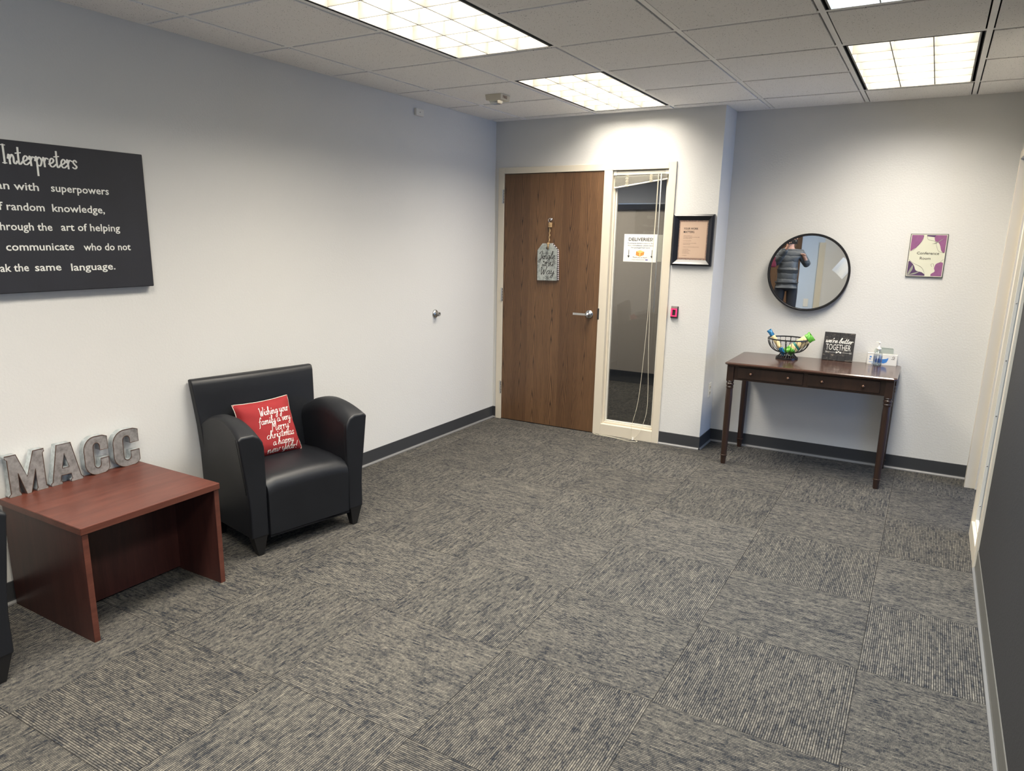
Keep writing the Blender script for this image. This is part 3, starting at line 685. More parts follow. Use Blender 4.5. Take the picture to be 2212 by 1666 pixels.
# card reader
cr = thing('card_reader', 'small black door card reader glowing red', 'reader', (1.614, 0, 1.052))
MB().loft([[(-.030, 0, -.046), (.030, 0, -.046), (.030, 0, .046), (-.030, 0, .046)], [(-.026, -.022, -.040), (.026, -.022, -.040), (.024, -.014, .043), (-.024, -.014, .043)]]).done('reader_body', M_BLACK, cr, bevel=.003)
MB().box(-.0225, .0225, -.0245, -.019, -.031, -.024).box(-.0225, .0225, -.0235, -.015, .021, .028).box(-.0225, -.0135, -.0245, -.016, -.031, .028).box(.0135, .0225, -.0245, -.016, -.031, .028).done('light_ring', M_GLOWRED, cr, bevel=.002)
MB().box(-.024, .024, -.019, -.012, .031, .044).done('top_band', simple('grey_gloss', (.25, .22, .21), .3), cr)

# outlet on the jog wall
ol = thing('wall_outlet', 'white electrical outlet on the short return wall', 'outlet', (JX, .182, .445))
MB().box(0, .005, -.035, .035, -.058, .058).done('cover_plate', M_WHITE, ol, bevel=.002)
for z in (-.022, .022):
    s_ = box('socket', M_IVORY, .0045, .0075, -.016, .016, z-.014, z+.014, ol, bevel=.003)
    MB().box(.0074, .0079, -.008, -.005, z-.004, z+.006).box(.0074, .0079, .005, .008, z-.004, z+.006).done('slot', M_BLACK, s_)

# sensor box, door stop, fire strobe
sb = thing('wall_sensor', 'small white sensor box high on the left wall near the ceiling', 'sensor', (0, -1.076, 2.437))
MB().box(0, .022, -.044, .044, -.024, .024).done('sensor_body', M_WHITE, sb, bevel=.005)
MB().lathe([(0, .0225), (.0035, .0225), (.0035, .021), (0, .021)], 10, (0, -.004, 0), 'x').done('sensor_hole', M_BLACK, sb)
ds = thing('door_stop', 'round chrome door stop on the left wall', 'door stop', (0, -.883, 1.005))
MB().lathe([(0, 0), (.034, 0), (.034, .004), (.026, .014), (.016, .017), (.0, .017)], 24, (0, 0, 0), 'x').done('flange', M_CHROME, ds, smooth=True)
MB().lathe([(0, .015), (.0155, .015), (.0165, .030), (.0155, .044), (.009, .044), (.008, .036), (0, .036)], 20, (0, 0, 0), 'x').done('rubber_bumper', simple('grey_rubber', (.17, .16, .15), .6), ds, smooth=True)
fs = thing('fire_strobe', 'ivory fire alarm strobe on the ceiling beside the louvered light', 'alarm', (.610, -1.000, ZC-.004))
MB().loft([[(-.062, -.062, 0), (.062, -.062, 0), (.062, .062, 0), (-.062, .062, 0)], [(-.058, -.058, -.036), (.058, -.058, -.036), (.058, .058, -.036), (-.058, .058, -.036)]]).done('strobe_body', M_IVORY, fs, bevel=.003)
MB().loft([[(-.040, -.054, -.034), (.030, -.054, -.034), (.030, .030, -.034), (-.040, .030, -.034)], [(-.034, -.040, -.056), (.020, -.040, -.056), (.020, .018, -.056), (-.034, .018, -.056)]]).done('strobe_lens', M_CLEAR, fs, bevel=.003)
MB().tube([(-.026, -.030, -.044), (0, -.034, -.046), (.016, -.030, -.044)], .004, 8).done('flash_tube', M_STEEL, fs)
text(fs, 'FIRE', simple('red_brown_print', (.16, .07, .04), .6), (.0612, -.035, -.026), Y, Z, .018, .055, .02)

# ================================================================== DOOR TAG DECORATION
dt = thing('hanging_tag', 'galvanised jingle all the way tag hanging from a rope on the door', 'decoration', (.528, -.0065, 1.2))
tg = [(-.092, 0), (.088, 0), (.088, .245), (.040, .300), (-.045, .300), (-.092, .245)]
hole = [(.0+.0125*math.cos(a), .262+.0125*math.sin(a)) for a in [2*PI*k/16 for k in range(16)]]
def tagplate(dx, y, mat, name, rot, thick=.005):
    me = curve_mesh(name, [[(a+dx, b) for a, b in tg], [(a+dx, b) for a, b in hole]], thick)
    me.materials.append(mat); to_plane(me, (0, y, .046), X, Z)
    return place(name, me, dt, rot=(0, R(rot), 0))
tp = tagplate(0, -.016, M_GALVTAG, 'metal_tag', -1.2)
tagplate(.016, -.006, M_PLAID, 'checked_tag', -2.6, .006)
def tagscript(s_, x, z, xh, wd_, width): return script(tp, s_, M_INK, (x, -.0222, .046+z), X, Z, xh, wd_, width, .22)
tagscript('Jingle', -.078, .175, .028, .0050, .148); tagscript('all the', -.050, .118, .015, .0042, .105); tagscript('Way', -.066, .052, .028, .0050, .130)
def flake(x, z, r):
    st = [[(r*.25*math.cos(a), r*.25*math.sin(a)), (r*math.cos(a), r*math.sin(a))] for a in [PI*k/4+.2 for k in range(8)]]
    ribbon(st, .0030, lambda a, b: Vector((x+a, -.0222, .046+z+b)), M_INK, tp, 'snowflake_print', 0)
flake(-.004, .222, .016); flake(.060, .150, .019); flake(.004, .020, .020)
MB().lathe([(0, 0), (.006, 0), (.006, -.0006), (0, -.0006)], 12, (-.031, -.0218, .046+.152), 'y').done('dot_print', M_INK, tp)
rp = []
for k in range(30): rp.append((.0016*math.cos(k*1.1)+.002+.006*k/29, -.016+.0015*math.sin(k*1.1), .308+.170*k/29))
MB().tube([(.001, -.024, .300), (.001, -.026, .330), (.001, -.024, .352)], .0065, 8).tube(smooth_line(rp, 3), .0038, 7).tube([(p[0]-.003*math.cos(k*.9), p[1]+.002, p[2]) for k, p in enumerate(rp)], .0034, 7).done('jute_rope', M_JUTE, dt, smooth=True)
kn = MB()
for z in (.478, .487, .496, .505): kn.tube([(.010+.012*math.cos(a), -.016+.010*math.sin(a), z) for a in [2*PI*q/12 for q in range(12)]], .005, 7, closed=True)
kn.tube([(.014*math.cos(a), -.018+.010*math.sin(a), .345) for a in [2*PI*q/12 for q in range(12)]], .003, 7, closed=True)
kn.done('rope_knot', M_JUTE, dt, smooth=True)
MB().lathe([(0, 0), (.012, 0), (.010, -.006), (0, -.007)], 16, (.012, -.001, .536), 'y').tube(smooth_line([(.012, -.004, .540), (.006, -.018, .543), (-.004, -.024, .534), (.004, -.022, .515), (.012, -.012, .508)], 4), .0028, 8).done('hook', M_STEEL, dt, smooth=True)

# ================================================================== CANVAS SIGN ON LEFT WALL
cs = thing('canvas_sign', 'charcoal canvas sign with white interpreters text on the left wall', 'sign', (0, -3.80, 1.335))
MB().box(0, .036, -.62, .547, 0, .605).done('canvas', M_CANVAS, cs, bevel=.004)
CXs = .0368
def ct(s_, y0, y1, z): text(cs, s_, M_WHITEINK, (CXs, y0+3.80, z-1.335), Y, Z, .031, y1-y0, .012)
ct('more human with', -4.13, -3.735, 1.749); ct('superpowers', -3.686, -3.434, 1.750)
ct('full of', -4.02, -3.882, 1.668); ct('random', -3.869, -3.722, 1.668); ct('knowledge,', -3.691, -3.462, 1.668)
ct('through the', -3.922, -3.700, 1.589); ct('art of helping', -3.664, -3.399, 1.590)
ct('people', -4.17, -3.99, 1.508); ct('communicate', -3.892, -3.618, 1.508); ct('who do not', -3.576, -3.356, 1.506)
ct('speak the', -3.985, -3.815, 1.424); ct('same', -3.791, -3.683, 1.423); ct('language.', -3.641, -3.440, 1.420)
script(cs, 'Interpreters', M_WHITEINK, (CXs, -.062, .515), Y, Z, .034, .0078, .300, 0.0, .55)

# ================================================================== ARMCHAIRS
def armchair(name, label, loc, yaw):
    t = thing(name, label, 'armchair', loc, yaw, 'black leather armchairs along the left wall')
    # local: +x faces the room, +y to the sitter's left (away from camera)
    for s in (-1, 1):
        rings = []; N = 16
        for k in range(N+1):
            q = k/N; d = -.50+.50*q
            zt = .600+.095*math.sin(PI*min(1, max(0, (q-.0)/1.0))**.85*.80) if q < .999 else .655
            zt = .585+.112*math.sin(PI*(.06+.80*q)) - .0
            fl_ = .006+.038*q*q                                    # outward flare of the top
            uo, ui = .338, .243
            sec = [(ui, .10), (ui, .30), (ui, zt-.075), (ui+.006, zt-.045), (ui+.024, zt-.016), (ui+.055, zt), (uo+fl_-.022, zt), (uo+fl_, zt-.012), (uo+fl_-.004, zt-.030), (uo+fl_*.55, zt-.16), (uo+fl_*.15, zt-.30), (uo, .25), (uo, .10)]
            rings.append([(d, s*u, z) for u, z in sec])
        o = MB().loft(rings).done('armrest', M_LEATHER, t, smooth=True, bevel=.010, seg=3)
        se = MB().tube(smooth_line([(-.022, s*u, z+.0012) for d, u, z in [(p[0], abs(p[1]), p[2]) for p in rings[-1][1:11]]], 3), .0016, 6).done('seam', M_STITCH, o, smooth=True)
    # back
    rings = []
    for z, f, b in ((.14, -.36, -.47), (.40, -.425, -.495), (.60, -.452, -.510), (.76, -.472, -.524), (.815, -.480, -.530), (.838, -.490, -.532), (.846, -.505, -.530)):
        hu = .3385 if z < .5 else .338+(z-.5)*.075
        rings.append([(f-.004, -hu, z), (f+.012, -hu*.55, z), (f+.016, 0, z), (f+.012, hu*.55, z), (f-.004, hu, z), (b, hu, z), (b, 0, z), (b, -hu, z)])
    bk = MB().loft(rings).done('backrest', M_LEATHER, t, smooth=True, bevel=.008, seg=3)
    # seat
    rings = []
    for d, z0, z1 in ((-.44, .10, .405), (-.30, .10, .416), (-.15, .10, .414), (-.055, .10, .404), (-.020, .10, .388), (.002, .10, .360), (.008, .10, .325), (.004, .10, .10)):
        rings.append([(d, -.241, z0), (d, -.241, z1-.012), (d, -.19, z1), (d, 0, z1+.005), (d, .19, z1), (d, .241, z1-.012), (d, .241, z0), (d, 0, z0)])
    MB().loft(rings).done('seat', M_LEATHER, t, smooth=True, bevel=.006, seg=2)
    for sx, x0 in ((1, -.03), (0, -.43)):
        for s in (-1, 1):
            MB().loft([[(x0+(dx*.5), s*.288+dy*.5, 0) for dx, dy in ((-.034, -.030), (.034, -.030), (.034, .030), (-.034, .030))],
                       [(x0+(dx), s*.292+dy, .112) for dx, dy in ((-.030, -.040), (.028, -.040), (.028, .040), (-.030, .040))]]).done('leg', M_BLACKWOOD, t, bevel=.002)
    return t
A1 = armchair('armchair', 'black leather armchair holding the red christmas pillow', (.6037, -2.8524, 0), R(-12))
A2 = copy_tree(A1); A2.location = (.60, -4.655, 0); A2.rotation_euler = (0, 0, 0)
A2['label'] = 'black leather armchair cut off by the left edge beside the cherry table'

# pillow: local frame on the chair seat
pl = thing('throw_pillow', 'red christmas throw pillow with white script, leaning in the armchair', 'pillow', (0, 0, 0))
Mch = Matrix.Translation(Vector((.60, -2.87, 0))) @ Matrix.Rotation(R(-12), 4, 'Z')
n_up = Vector((-.115, .0, .30)); n_up_l = n_up.length; n_up.normalize()
Rl = Vector((0, .999, .05)).normalized(); Nl = Rl.cross(n_up).normalized()
pm = Matrix((( Rl.x, n_up.x, Nl.x, -.356), (Rl.y, n_up.y, Nl.y, -.002), (Rl.z, n_up.z, Nl.z, .555), (0, 0, 0, 1)))
pl.matrix_world = Mch @ pm
PS = .158
def pillow_pt(a, b, side=1, off=0.0):
    "a,b in -1..1"
    ra = 1-.075*(1-abs(b)**1.5)*0-.06*(1-b*b); rb = 1-.06*(1-a*a)
    hgt = .050*((1-a**4)*(1-b**4))**.55
    wr_ = .0035*math.sin(9*a+5*b)*math.sin(7*b-3*a)*(abs(a)+abs(b))*.6
    return Vector((a*PS*ra*1.03, b*PS*rb, side*(hgt+off)+ (wr_ if side == 1 else 0)))
def half(side, mat, name, sc=1.0):
    bm = bmesh.new(); N = 28; g = [[bm.verts.new(pillow_pt(-1+2*i/N, -1+2*j/N, side)*sc) for j in range(N+1)] for i in range(N+1)]
    for i in range(N):
        for j in range(N): bm.faces.new((g[i][j], g[i+1][j], g[i+1][j+1], g[i][j+1]) if side == 1 else (g[i][j], g[i][j+1], g[i+1][j+1], g[i+1][j]))
    me = D.meshes.new(name); bm.to_mesh(me); bm.free(); me.materials.append(mat); return place(name, me, pl, smooth=True)
half(1, M_RED, 'front_panel'); half(-1, M_CREAM, 'back_panel', .975)
edge = [pillow_pt(-1+2*k/20, 1) for k in range(20)]+[pillow_pt(1, 1-2*k/20) for k in range(20)]+[pillow_pt(1-2*k/20, -1) for k in range(20)]+[pillow_pt(-1, -1+2*k/20) for k in range(20)]
MB().tube([p+Vector((0, 0, -.003)) for p in edge], .0028, 6, closed=True).done('piping', M_CREAM, pl, smooth=True)
for s_, a0, b0, a1, xh in (('Wishing your', -.34, .44, .80, .022), ('family a very', -.46, .12, .80, .020), ('Merry', -.04, -.18, .62, .024), ('christmas', -.32, -.44, .78, .021), ('a happy', -.14, -.70, .66, .019), ('new year!', -.36, -.93, .78, .018)):
    st = script_strokes(s_, xh/PS, (a1-a0), .25)
    def fn(p, q, a0=a0, b0=b0):
        a, b = max(-.985, min(.985, a0+p)), max(-.985, min(.985, b0+q+.10*0)); return pillow_pt(a, b, 1, .0022)
    st = [[(p, q) for p, q in smooth_line(q_, 2)] for q_ in st]
    ribbon(st, .018, fn, M_WHITEINK, pl, 'script_print', .3)

# ================================================================== CHERRY SIDE TABLE
ct_ = thing('coffee_table', 'cherry laminate square table between the two armchairs', 'table', (.314, -3.730, 0))
box('tabletop', M_CHERRY_Y, -.296, .300, -.314, .318, .458, .486, ct_, bevel=.0015)
MB().box(.2985, .3008, -.312, .316, .4595, .4845).box(-.294, .2985, -.3155, -.3135, .4595, .4845).done('edge_band', M_CHERRY_EDGE, ct_)
for y0 in (-.310, .290):
    sd = box('side_panel', M_CHERRY_SHADE, -.292, .292, y0, y0+.025, 0, .456, ct_, bevel=.001)
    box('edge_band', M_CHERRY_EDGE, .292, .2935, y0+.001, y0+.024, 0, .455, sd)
box('back_panel', M_CHERRY_SHADE, -.02, .0, -.285, .290, .012, .456, ct_)

# letters
def letter(ch, name, label, y0, wdt, h_=.182):
    t = thing(name, label, 'letter', (.010, y0, .486), 0, 'metal letters on the cherry table')
    sx, sz = wdt, h_
    if ch == 'M':
        P = [[(0,0),(.30,0),(.30,.06),(.27,.10),(.28,.55),(.44,.0),(.56,.0),(.73,.55),(.73,.08),(.70,.05),(.70,0),(1,0),(1,.06),(.96,.09),(.96,.90),(1,.94),(1,1),(.72,1),(.50,.42),(.28,1),(0,1),(0,.94),(.05,.90),(.05,.09),(0,.05)]]
    elif ch == 'A':
        P = [[(0,0),(.34,0),(.34,.07),(.29,.08),(.33,.22),(.64,.22),(.67,.08),(.62,.07),(.62,0),(1,0),(1,.07),(.95,.10),(.72,1),(.28,1),(.05,.10),(0,.07)], [(.38,.40),(.60,.40),(.49,.76)]]
    else:
        o_, i_ = [], []
        P = []
        arc = lambda cx_, cz_, rx, rz, a0, a1, n_=8: [(cx_+rx*math.cos(R(a0+(a1-a0)*q/n_)), cz_+rz*math.sin(R(a0+(a1-a0)*q/n_))) for q in range(n_+1)]
        out = [(1, .62), (1, .95)]+arc(.60, .70, .60, .30, 75, 90, 2)[0:0]+[(.82, .995)]+arc(.48, .66, .48, .34, 90, 180)+arc(.48, .32, .48, .32, 180, 270)+[(.80, .01), (.93, .05), (1, .12), (1, .40), (.66, .40)]+arc(.53, .27, .13, .10, 0, -90, 4)+arc(.53, .27, .15, .10, 270, 180, 4)[1:]+arc(.53, .72, .15, .11, 180, 90, 4)+arc(.53, .72, .13, .11, 90, 0, 4)[1:]+[(.66, .62)]
        P = [out]
    loops = [[(a*sx, b*sz) for a, b in lp] for lp in P]
    me = curve_mesh(name, loops, .036); to_plane(me, (.002, 0, 0), Y, Z); me.materials.append(M_GALVSIDE)
    place('letter_body', me, t)
    me = curve_mesh(name, loops, .0012); to_plane(me, (.038, 0, 0), Y, Z); me.materials.append(M_GALV); place('letter_face', me, t)
    e = MB()
    for lp in loops: e.tube([(.0392, a, b) for a, b in lp], .0017, 5, closed=True)
    e.done('rusty_edge', M_RUST, t)
    return t
letter('M', 'metal_letter', 'galvanised metal letter M at the left end of the word on the table', -4.018, .158)
letter('A', 'metal_letter', 'galvanised metal letter A between the M and a C', -3.846, .140)
letter('C', 'metal_letter', 'galvanised metal letter C right beside the A', -3.690, .112)
letter('C', 'metal_letter', 'galvanised metal letter C at the right end of the word', -3.552, .128)

# ================================================================== CONSOLE TABLE
cn = thing('console_table', 'dark espresso console table with two drawers under the mirror', 'table', (2.629, .006, 0))
TZ = .755
rings = []
for e, z in ((.012, TZ-.024), (.004, TZ-.019), (0, TZ-.013), (0, TZ-.007), (.006, TZ-.001), (.008, TZ)):
    c_ = .018
    hx, hy = .540-e, .298-e
    rings.append([(-hx+c_, -hy, z), (hx-c_, -hy, z), (hx, -hy+c_, z), (hx, hy-c_, z), (hx-c_, hy, z), (-hx+c_, hy, z), (-hx, hy-c_, z), (-hx, -hy+c_, z)])
MB().loft(rings).done('tabletop', M_ESP_X, cn)
fy = -.2585
MB().box(-.478, .478, fy+.002, fy+.020, .628, .731).box(-.478, .478, .252, .268, .628, .731).box(-.500, -.484, -.23, .23, .628, .731).box(.484, .500, -.23, .23, .628, .731).done('apron', M_ESP, cn)
for x0, x1, kx in ((-.450, -.018, (-.359, -.113)), (.008, .448, (.102, .351))):
    dw = MB().box(x0, x1, fy-.008, fy+.004, .642, .722).done('drawer', M_ESP, cn, bevel=.003)
    for k in kx:
        MB().lathe([(0, 0), (.006, 0), (.005, -.010), (.0115, -.014), (.0115, -.020), (.006, -.026), (0, -.027)], 16, (k, fy-.008, .682), 'y').done('knob', simple('bronze_knob', (.10, .055, .035), .25, .6), dw, smooth=True)
for sx in (-1, 1):
    for sy_ in (-1, 1):
        lx, ly = sx*.502, (-.248 if sy_ < 0 else .268)
        lg = MB().box(lx-.0235, lx+.0235, ly-.0235, ly+.0235, .618, .731).done('leg_block', M_ESP, cn, bevel=.001)
        lg.name = 'leg'
        prof = [(.0, 0), (.0165, 0), (.0195, .045), (.0205, .060), (.0245, .062), (.0245, .068), (.0205, .070), (.0235, .30), (.0245, .50), (.0225, .560), (.0245, .566), (.0255, .574), (.0225, .580), (.0265, .590), (.0265, .600), (.0215, .606), (.0265, .614), (.0235, .620), (0, .620)]
        MB().lathe(prof, 36, (lx, ly, 0)).done('turned_post', M_ESP, lg)

# wire bowl
bw = thing('wire_bowl', 'black wire fruit bowl holding wrapped snacks on the console table', 'bowl', (2.431, .140, TZ))
MI = simple('black_wire', (.008, .008, .010), .35)
def ringp(r, z, n=40): return [(r*math.cos(2*PI*k/n), r*math.sin(2*PI*k/n), z) for k in range(n)]
def flatring(r, z0, z1, th): return MB().lathe([(r-th, z0), (r, z0), (r, z1), (r-th, z1), (r-th, z0)], 40, cap=False)
flatring(.143, .142, .151, .004).done('rim', MI, bw)
flatring(.077, 0, .012, .004).done('base_ring', MI, bw)
MB().tube(ringp(.046, .046, 24), .003, 6, closed=True).done('neck_ring', MI, bw)
prof = [(.142, .146), (.140, .125), (.130, .098), (.112, .074), (.085, .055), (.050, .046), (.046, .040), (.056, .024), (.075, .008)]
mt = None
for k in range(24):
    thick = k % 6 == 0
    key = 'a' if thick else 'b'
    if k in (0, 1):
        o = MB().tube(smooth_line([(r, 0, z) for r, z in prof], 3), .0036 if thick else .0020, 6).done('bowl_rib', MI, bw, smooth=True)
        if thick: mta = o.data
        else: mtb = o.data
    else: o = place('bowl_rib', mta if thick else mtb, bw)
    o.rotation_euler = (0, 0, 2*PI*k/24+.05)

def snack(name, label, mats, L, Wd, loc, rot, bands):
    t = thing(name, label, 'snack', loc, group='wrapped snacks in the wire bowl'); t.rotation_euler = rot
    NB = 22
    def sec(q, wob=1):
        e = min(q, 1-q); th = .0015+.016*min(1, e/.16)**.7 if e > .05 else .0012
        ww = Wd*(1 if e > .08 else 1.06); r = []
        for k in range(12):
            a = 2*PI*k/12; r.append(Vector((-L/2+L*q, ww*math.cos(a)*(1+.03*math.sin(q*40+k)), th*math.sin(a)*(1+.22*math.sin(q*31+k*2))+(.0025*math.sin(k*2.1) if e < .07 else 0))))
        return r
    qs = [i/NB for i in range(NB+1)]
    for (q0, q1, mt_, nm) in bands:
        rr = [sec(q0+(q1-q0)*i/8) for i in range(9)]
        MB().loft(rr).done(nm, mt_, t, smooth=True)
    return t
FB = simple('blue_foil', (.02, .14, .30), .25, .3, .4, 60); FG = simple('green_foil', (.10, .36, .04), .3, .2, .35, 60); FC = simple('cream_wrapper', (.68, .56, .30), .4, 0, .1, 80)
FT = simple('dark_teal_wrapper', (.02, .16, .14), .4)
s1 = snack('snack_bar', 'blue and cream wrapped snack bar leaning in the bowl, left side', None, .215, .016, (2.357, .105, TZ+.118), (R(78), R(54), R(0)), [(0, .24, FB, 'wrapper_end'), (.24, .72, FC, 'wrapper'), (.72, 1, FB, 'wrapper_end')])
s2 = snack('snack_packet', 'green and cream snack packet leaning in the bowl, right side', None, .205, .034, (2.512, .120, TZ+.116), (R(86), R(-40), R(0)), [(0, .20, FG, 'wrapper_end'), (.20, .34, FC, 'wrapper'), (.34, .42, FT, 'wrapper_band'), (.42, .80, FC, 'wrapper'), (.80, 1, FG, 'wrapper_end')])
s3 = snack('snack_packet', 'small green snack packet low in the middle of the bowl', None, .075, .019, (2.448, .110, TZ+.066), (R(80), R(-14), R(0)), [(0, 1, FG, 'wrapper')])
ribbon(script_strokes('lake', .012, .05) if False else script_strokes('baker', .012, .05) if False else script_strokes('bites', .012, .05, .2), .0028, lambda a, b: Vector((.015+a, -.012+b, .0195)), M_INK, s2, 'script_print')

# better together sign
sg = thing('block_sign', "black wooden we're better together sign leaning on the wall", 'sign', (2.655, .262, TZ), 0)
sg.rotation_euler = (R(-5.0), 0, R(-3))
def slats():
    q = NT('distressed_black_wood'); o = q.obj(); x, y, z = q.sep(o)[:3]
    n = q.noise(q.vmap(o, (9, 1, 60)), 1.0, 4, .7); n2 = q.noise(q.vmap(o, (40, 1, 220)), 1.0, 3, .7)
    sc = q.math('GREATER_THAN', q.math('MULTIPLY', n, n2), .325)
    q.base(q.mix(sc, q.mix(n, (.012, .012, .014), (.035, .034, .035)), (.22, .19, .15))); q.set(Roughness=.6); return q.m
M_SLAT = slats()
xs = [0, .047, .103, .155, .203]
for a, b in zip(xs, xs[1:]): box('plank', M_SLAT, a+.0004, b-.0004, -.014, 0, 0, .203, sg, bevel=.0012)
script(sg, "we're better", M_WHITEINK, (.012, -.0148, .128), X, Z, .017, .0052, .178, .35, .5)
text(sg, 'TOGETHER', M_WHITEINK, (.018, -.0148, .076), X, Z, .043, .166, .0)
MB().box(.020, .095, -.0153, -.0148, .0600, .0616).box(.120, .190, -.0153, -.0148, .0600, .0616).prism([(.090, .053), (.106, .0608), (.090, .0685)], -.0153, -.0148).prism([(.124, .053), (.108, .0608), (.124, .0685)], -.0153, -.0148).prism([(.100, .068), (.107, .062), (.114, .068), (.107, .072)], -.0153, -.0148)\
    .box(.018, .032, -.0153, -.0148, .064, .0655).box(.018, .032, -.0153, -.0148, .0560, .0575).box(.178, .194, -.0153, -.0148, .064, .0655).box(.178, .194, -.0153, -.0148, .0560, .0575).done('arrow_print', M_WHITEINK, sg)

# mask box and sanitiser
mb_ = thing('mask_box', 'open white box of masks with blue printing on the console table', 'box', (2.952, .240, TZ), R(3))
MCARD = simple('white_card', (.70, .68, .63), .55, var=.02); MBL = simple('blue_print', (.05, .20, .52), .5)
MB().box(0, .186, 0, .062, 0, .0015).box(0, .186, 0, .0012, 0, .074).box(0, .186, .0608, .062, 0, .074).box(0, .0012, 0, .062, 0, .074).box(.1848, .186, 0, .062, 0, .074).box(0, .186, 0, .016, .0732, .0745).box(0, .05, 0, .062, .0732, .0745).done('carton', MCARD, mb_)
MB().loft([[(.035, .062, .073), (.160, .062, .073), (.160, .0632, .073), (.035, .0632, .073)], [(.042, .060, .105), (.158, .060, .110), (.158, .0612, .110), (.042, .0612, .105)], [(.075, .058, .118), (.152, .058, .114), (.152, .0592, .114), (.075, .0592, .118)]]).done('open_flap', simple('grey_green_card', (.38, .42, .38), .6), mb_)
MB().prism([(.050, .016), (.105, .012), (.122, .020), (.130, .038), (.132, .054), (.120, .046), (.100, .042), (.050, .044)], -.0008, 0).done('swoosh_print', MBL, mb_)
MB().box(.014, .027, -.0008, 0, .048, .058).box(.013, .024, -.0008, 0, .034, .040).box(.012, .040, -.0008, 0, .016, .019).box(.030, .040, -.0008, 0, .006, .010).done('label_print', MBL, mb_)
q_ = [[(.163+.007*math.cos(a), .056+.007*math.sin(a)) for a in [R(200)-R(290)*k/12 for k in range(13)]], [(.150, .045), (.170, .045)]]
ribbon(q_, .0022, lambda a, b: Vector((a, -.0008, b)), M_INK, mb_, 'emblem_print', 0)
sz = thing('sanitizer_bottle', 'clear hand sanitizer pump bottle in front of the white box', 'bottle', (3.020, .190, TZ))
MB().lathe([(0, 0), (.022, 0), (.027, .004), (.028, .012), (.028, .078), (.026, .088), (.018, .100), (.0125, .106), (.0125, .112)], 28).done('bottle_body', M_BOTTLE, sz, smooth=True)
MB().lathe([(0, .003), (.024, .003), (.0262, .012), (.0262, .066), (0, .0665)], 28).done('gel', glass_mat('clear_gel', (.90, .93, .95), 1.35, .02, 2), sz, smooth=True)
pn = MB().lathe([(0, .110), (.0145, .110), (.0145, .126), (.009, .128), (.005, .129), (.0045, .155), (.006, .157), (.008, .166), (0, .168)], 20).done('pump', M_WHITE, sz, smooth=True)
MB().loft([[(.004, -.005, .160), (.004, .005, .160), (.004, .005, .168), (.004, -.005, .168)], [(-.022, -.003, .161), (-.022, .003, .161), (-.022, .003, .167), (-.022, -.003, .167)]]).done('spout', M_WHITE, pn)
MB().tube([(0, 0, .110), (.001, 0, .06), (-.004, 0, .008)], .0022, 6).done('dip_tube', M_WHITE, sz)
MB().lathe([(.0283, .030), (.0285, .030), (.0285, .072), (.0283, .072)], 28, cap=False).done('label_film', glass_mat('printed_film', (.80, .84, .95), 1.5, .2, 1), sz, smooth=True)

# round mirror
TH = R(4)
mr = thing('round_mirror', 'round wall mirror in a thin black frame above the console table', 'mirror', (2.492, BY-.022, 1.374), TH)
# turned a little, so its left side stands off the wall
mc = (0, 0, 0)
MB().lathe([(.262, 0), (.2775, 0), (.2785, -.004), (.2785, -.026), (.2775, -.028), (.266, -.028), (.2655, -.008), (.262, -.008)], 72, mc, 'y', cap=False).done('mirror_frame', simple('black_mirror_frame', (.010, .010, .011), .35), mr, smooth=False)
MB().lathe([(0, -.007), (.2655, -.007)], 72, mc, 'y', cap=False).done('mirror_glass', M_MIRROR, mr)
MB().lathe([(0, 0), (.265, 0), (.265, -.005), (0, -.005)], 48, mc, 'y').done('mirror_backing', M_BLACK, mr)

# conference room plaque
pq = thing('wall_plaque', 'small conference room plaque with purple botanical corners', 'sign', (3.112, BY, 1.371))
W2, H2 = .220, .286
box('plaque_backing', simple('dark_grey_edge', (.06, .06, .065), .4), 0, W2, -.012, 0, 0, H2, pq, bevel=.001)
box('plaque_face', simple('pale_cream_print', (.60, .60, .48), .55, var=.03), .004, W2-.004, -.0128, -.012, .004, H2-.004, pq)
text(pq, 'Conference', M_INK, (W2/2+.006, -.0140, .150), X, Z, .018, .130, .0, align='C'); text(pq, 'Room', M_INK, (W2/2-.006, -.0140, .116), X, Z, .018, .063, .0, align='C')
MP1, MP2, MP3 = simple('mauve_print', (.24, .085, .20), .55, var=.2, vs=40), simple('plum_print', (.075, .035, .10), .55, var=.2, vs=40), simple('sage_print', (.26, .27, .22), .55, var=.15, vs=40)
def blob(pts, mat, dy=0):
    q = smooth_line(pts+[pts[0]], 5)[:-1]
    q = [(min(max(a, .008), W2-.008), min(max(b, .008), H2-.008)) for a, b in q]
    me = curve_mesh('printed_shape', [q], .0003); me.materials.append(mat); to_plane(me, (0, -.0129-dy, 0), X, Z); place('printed_shape', me, pq)
blob([(.008, .278), (.075, .278), (.068, .235), (.050, .205), (.025, .182), (.008, .180)], MP1)
blob([(.098, .278), (.212, .278), (.212, .240), (.150, .262), (.100, .270)], MP2)
blob([(.150, .278), (.212, .278), (.212, .170), (.192, .175), (.180, .210), (.168, .228), (.148, .240), (.142, .262)], MP1, .0003)
blob([(.130, .222), (.160, .232), (.195, .258), (.160, .226)], MP3, .0006)
blob([(.008, .008), (.110, .008), (.098, .030), (.060, .042), (.046, .070), (.030, .092), (.008, .100)], MP2)
blob([(.008, .010), (.020, .045), (.036, .078), (.038, .050), (.020, .014)], MP3, .0003); blob([(.012, .010), (.045, .025), (.080, .036), (.055, .018)], MP3, .0003)
blob([(.150, .008), (.212, .008), (.212, .095), (.175, .092), (.164, .062), (.170, .040), (.150, .022)], MP1)
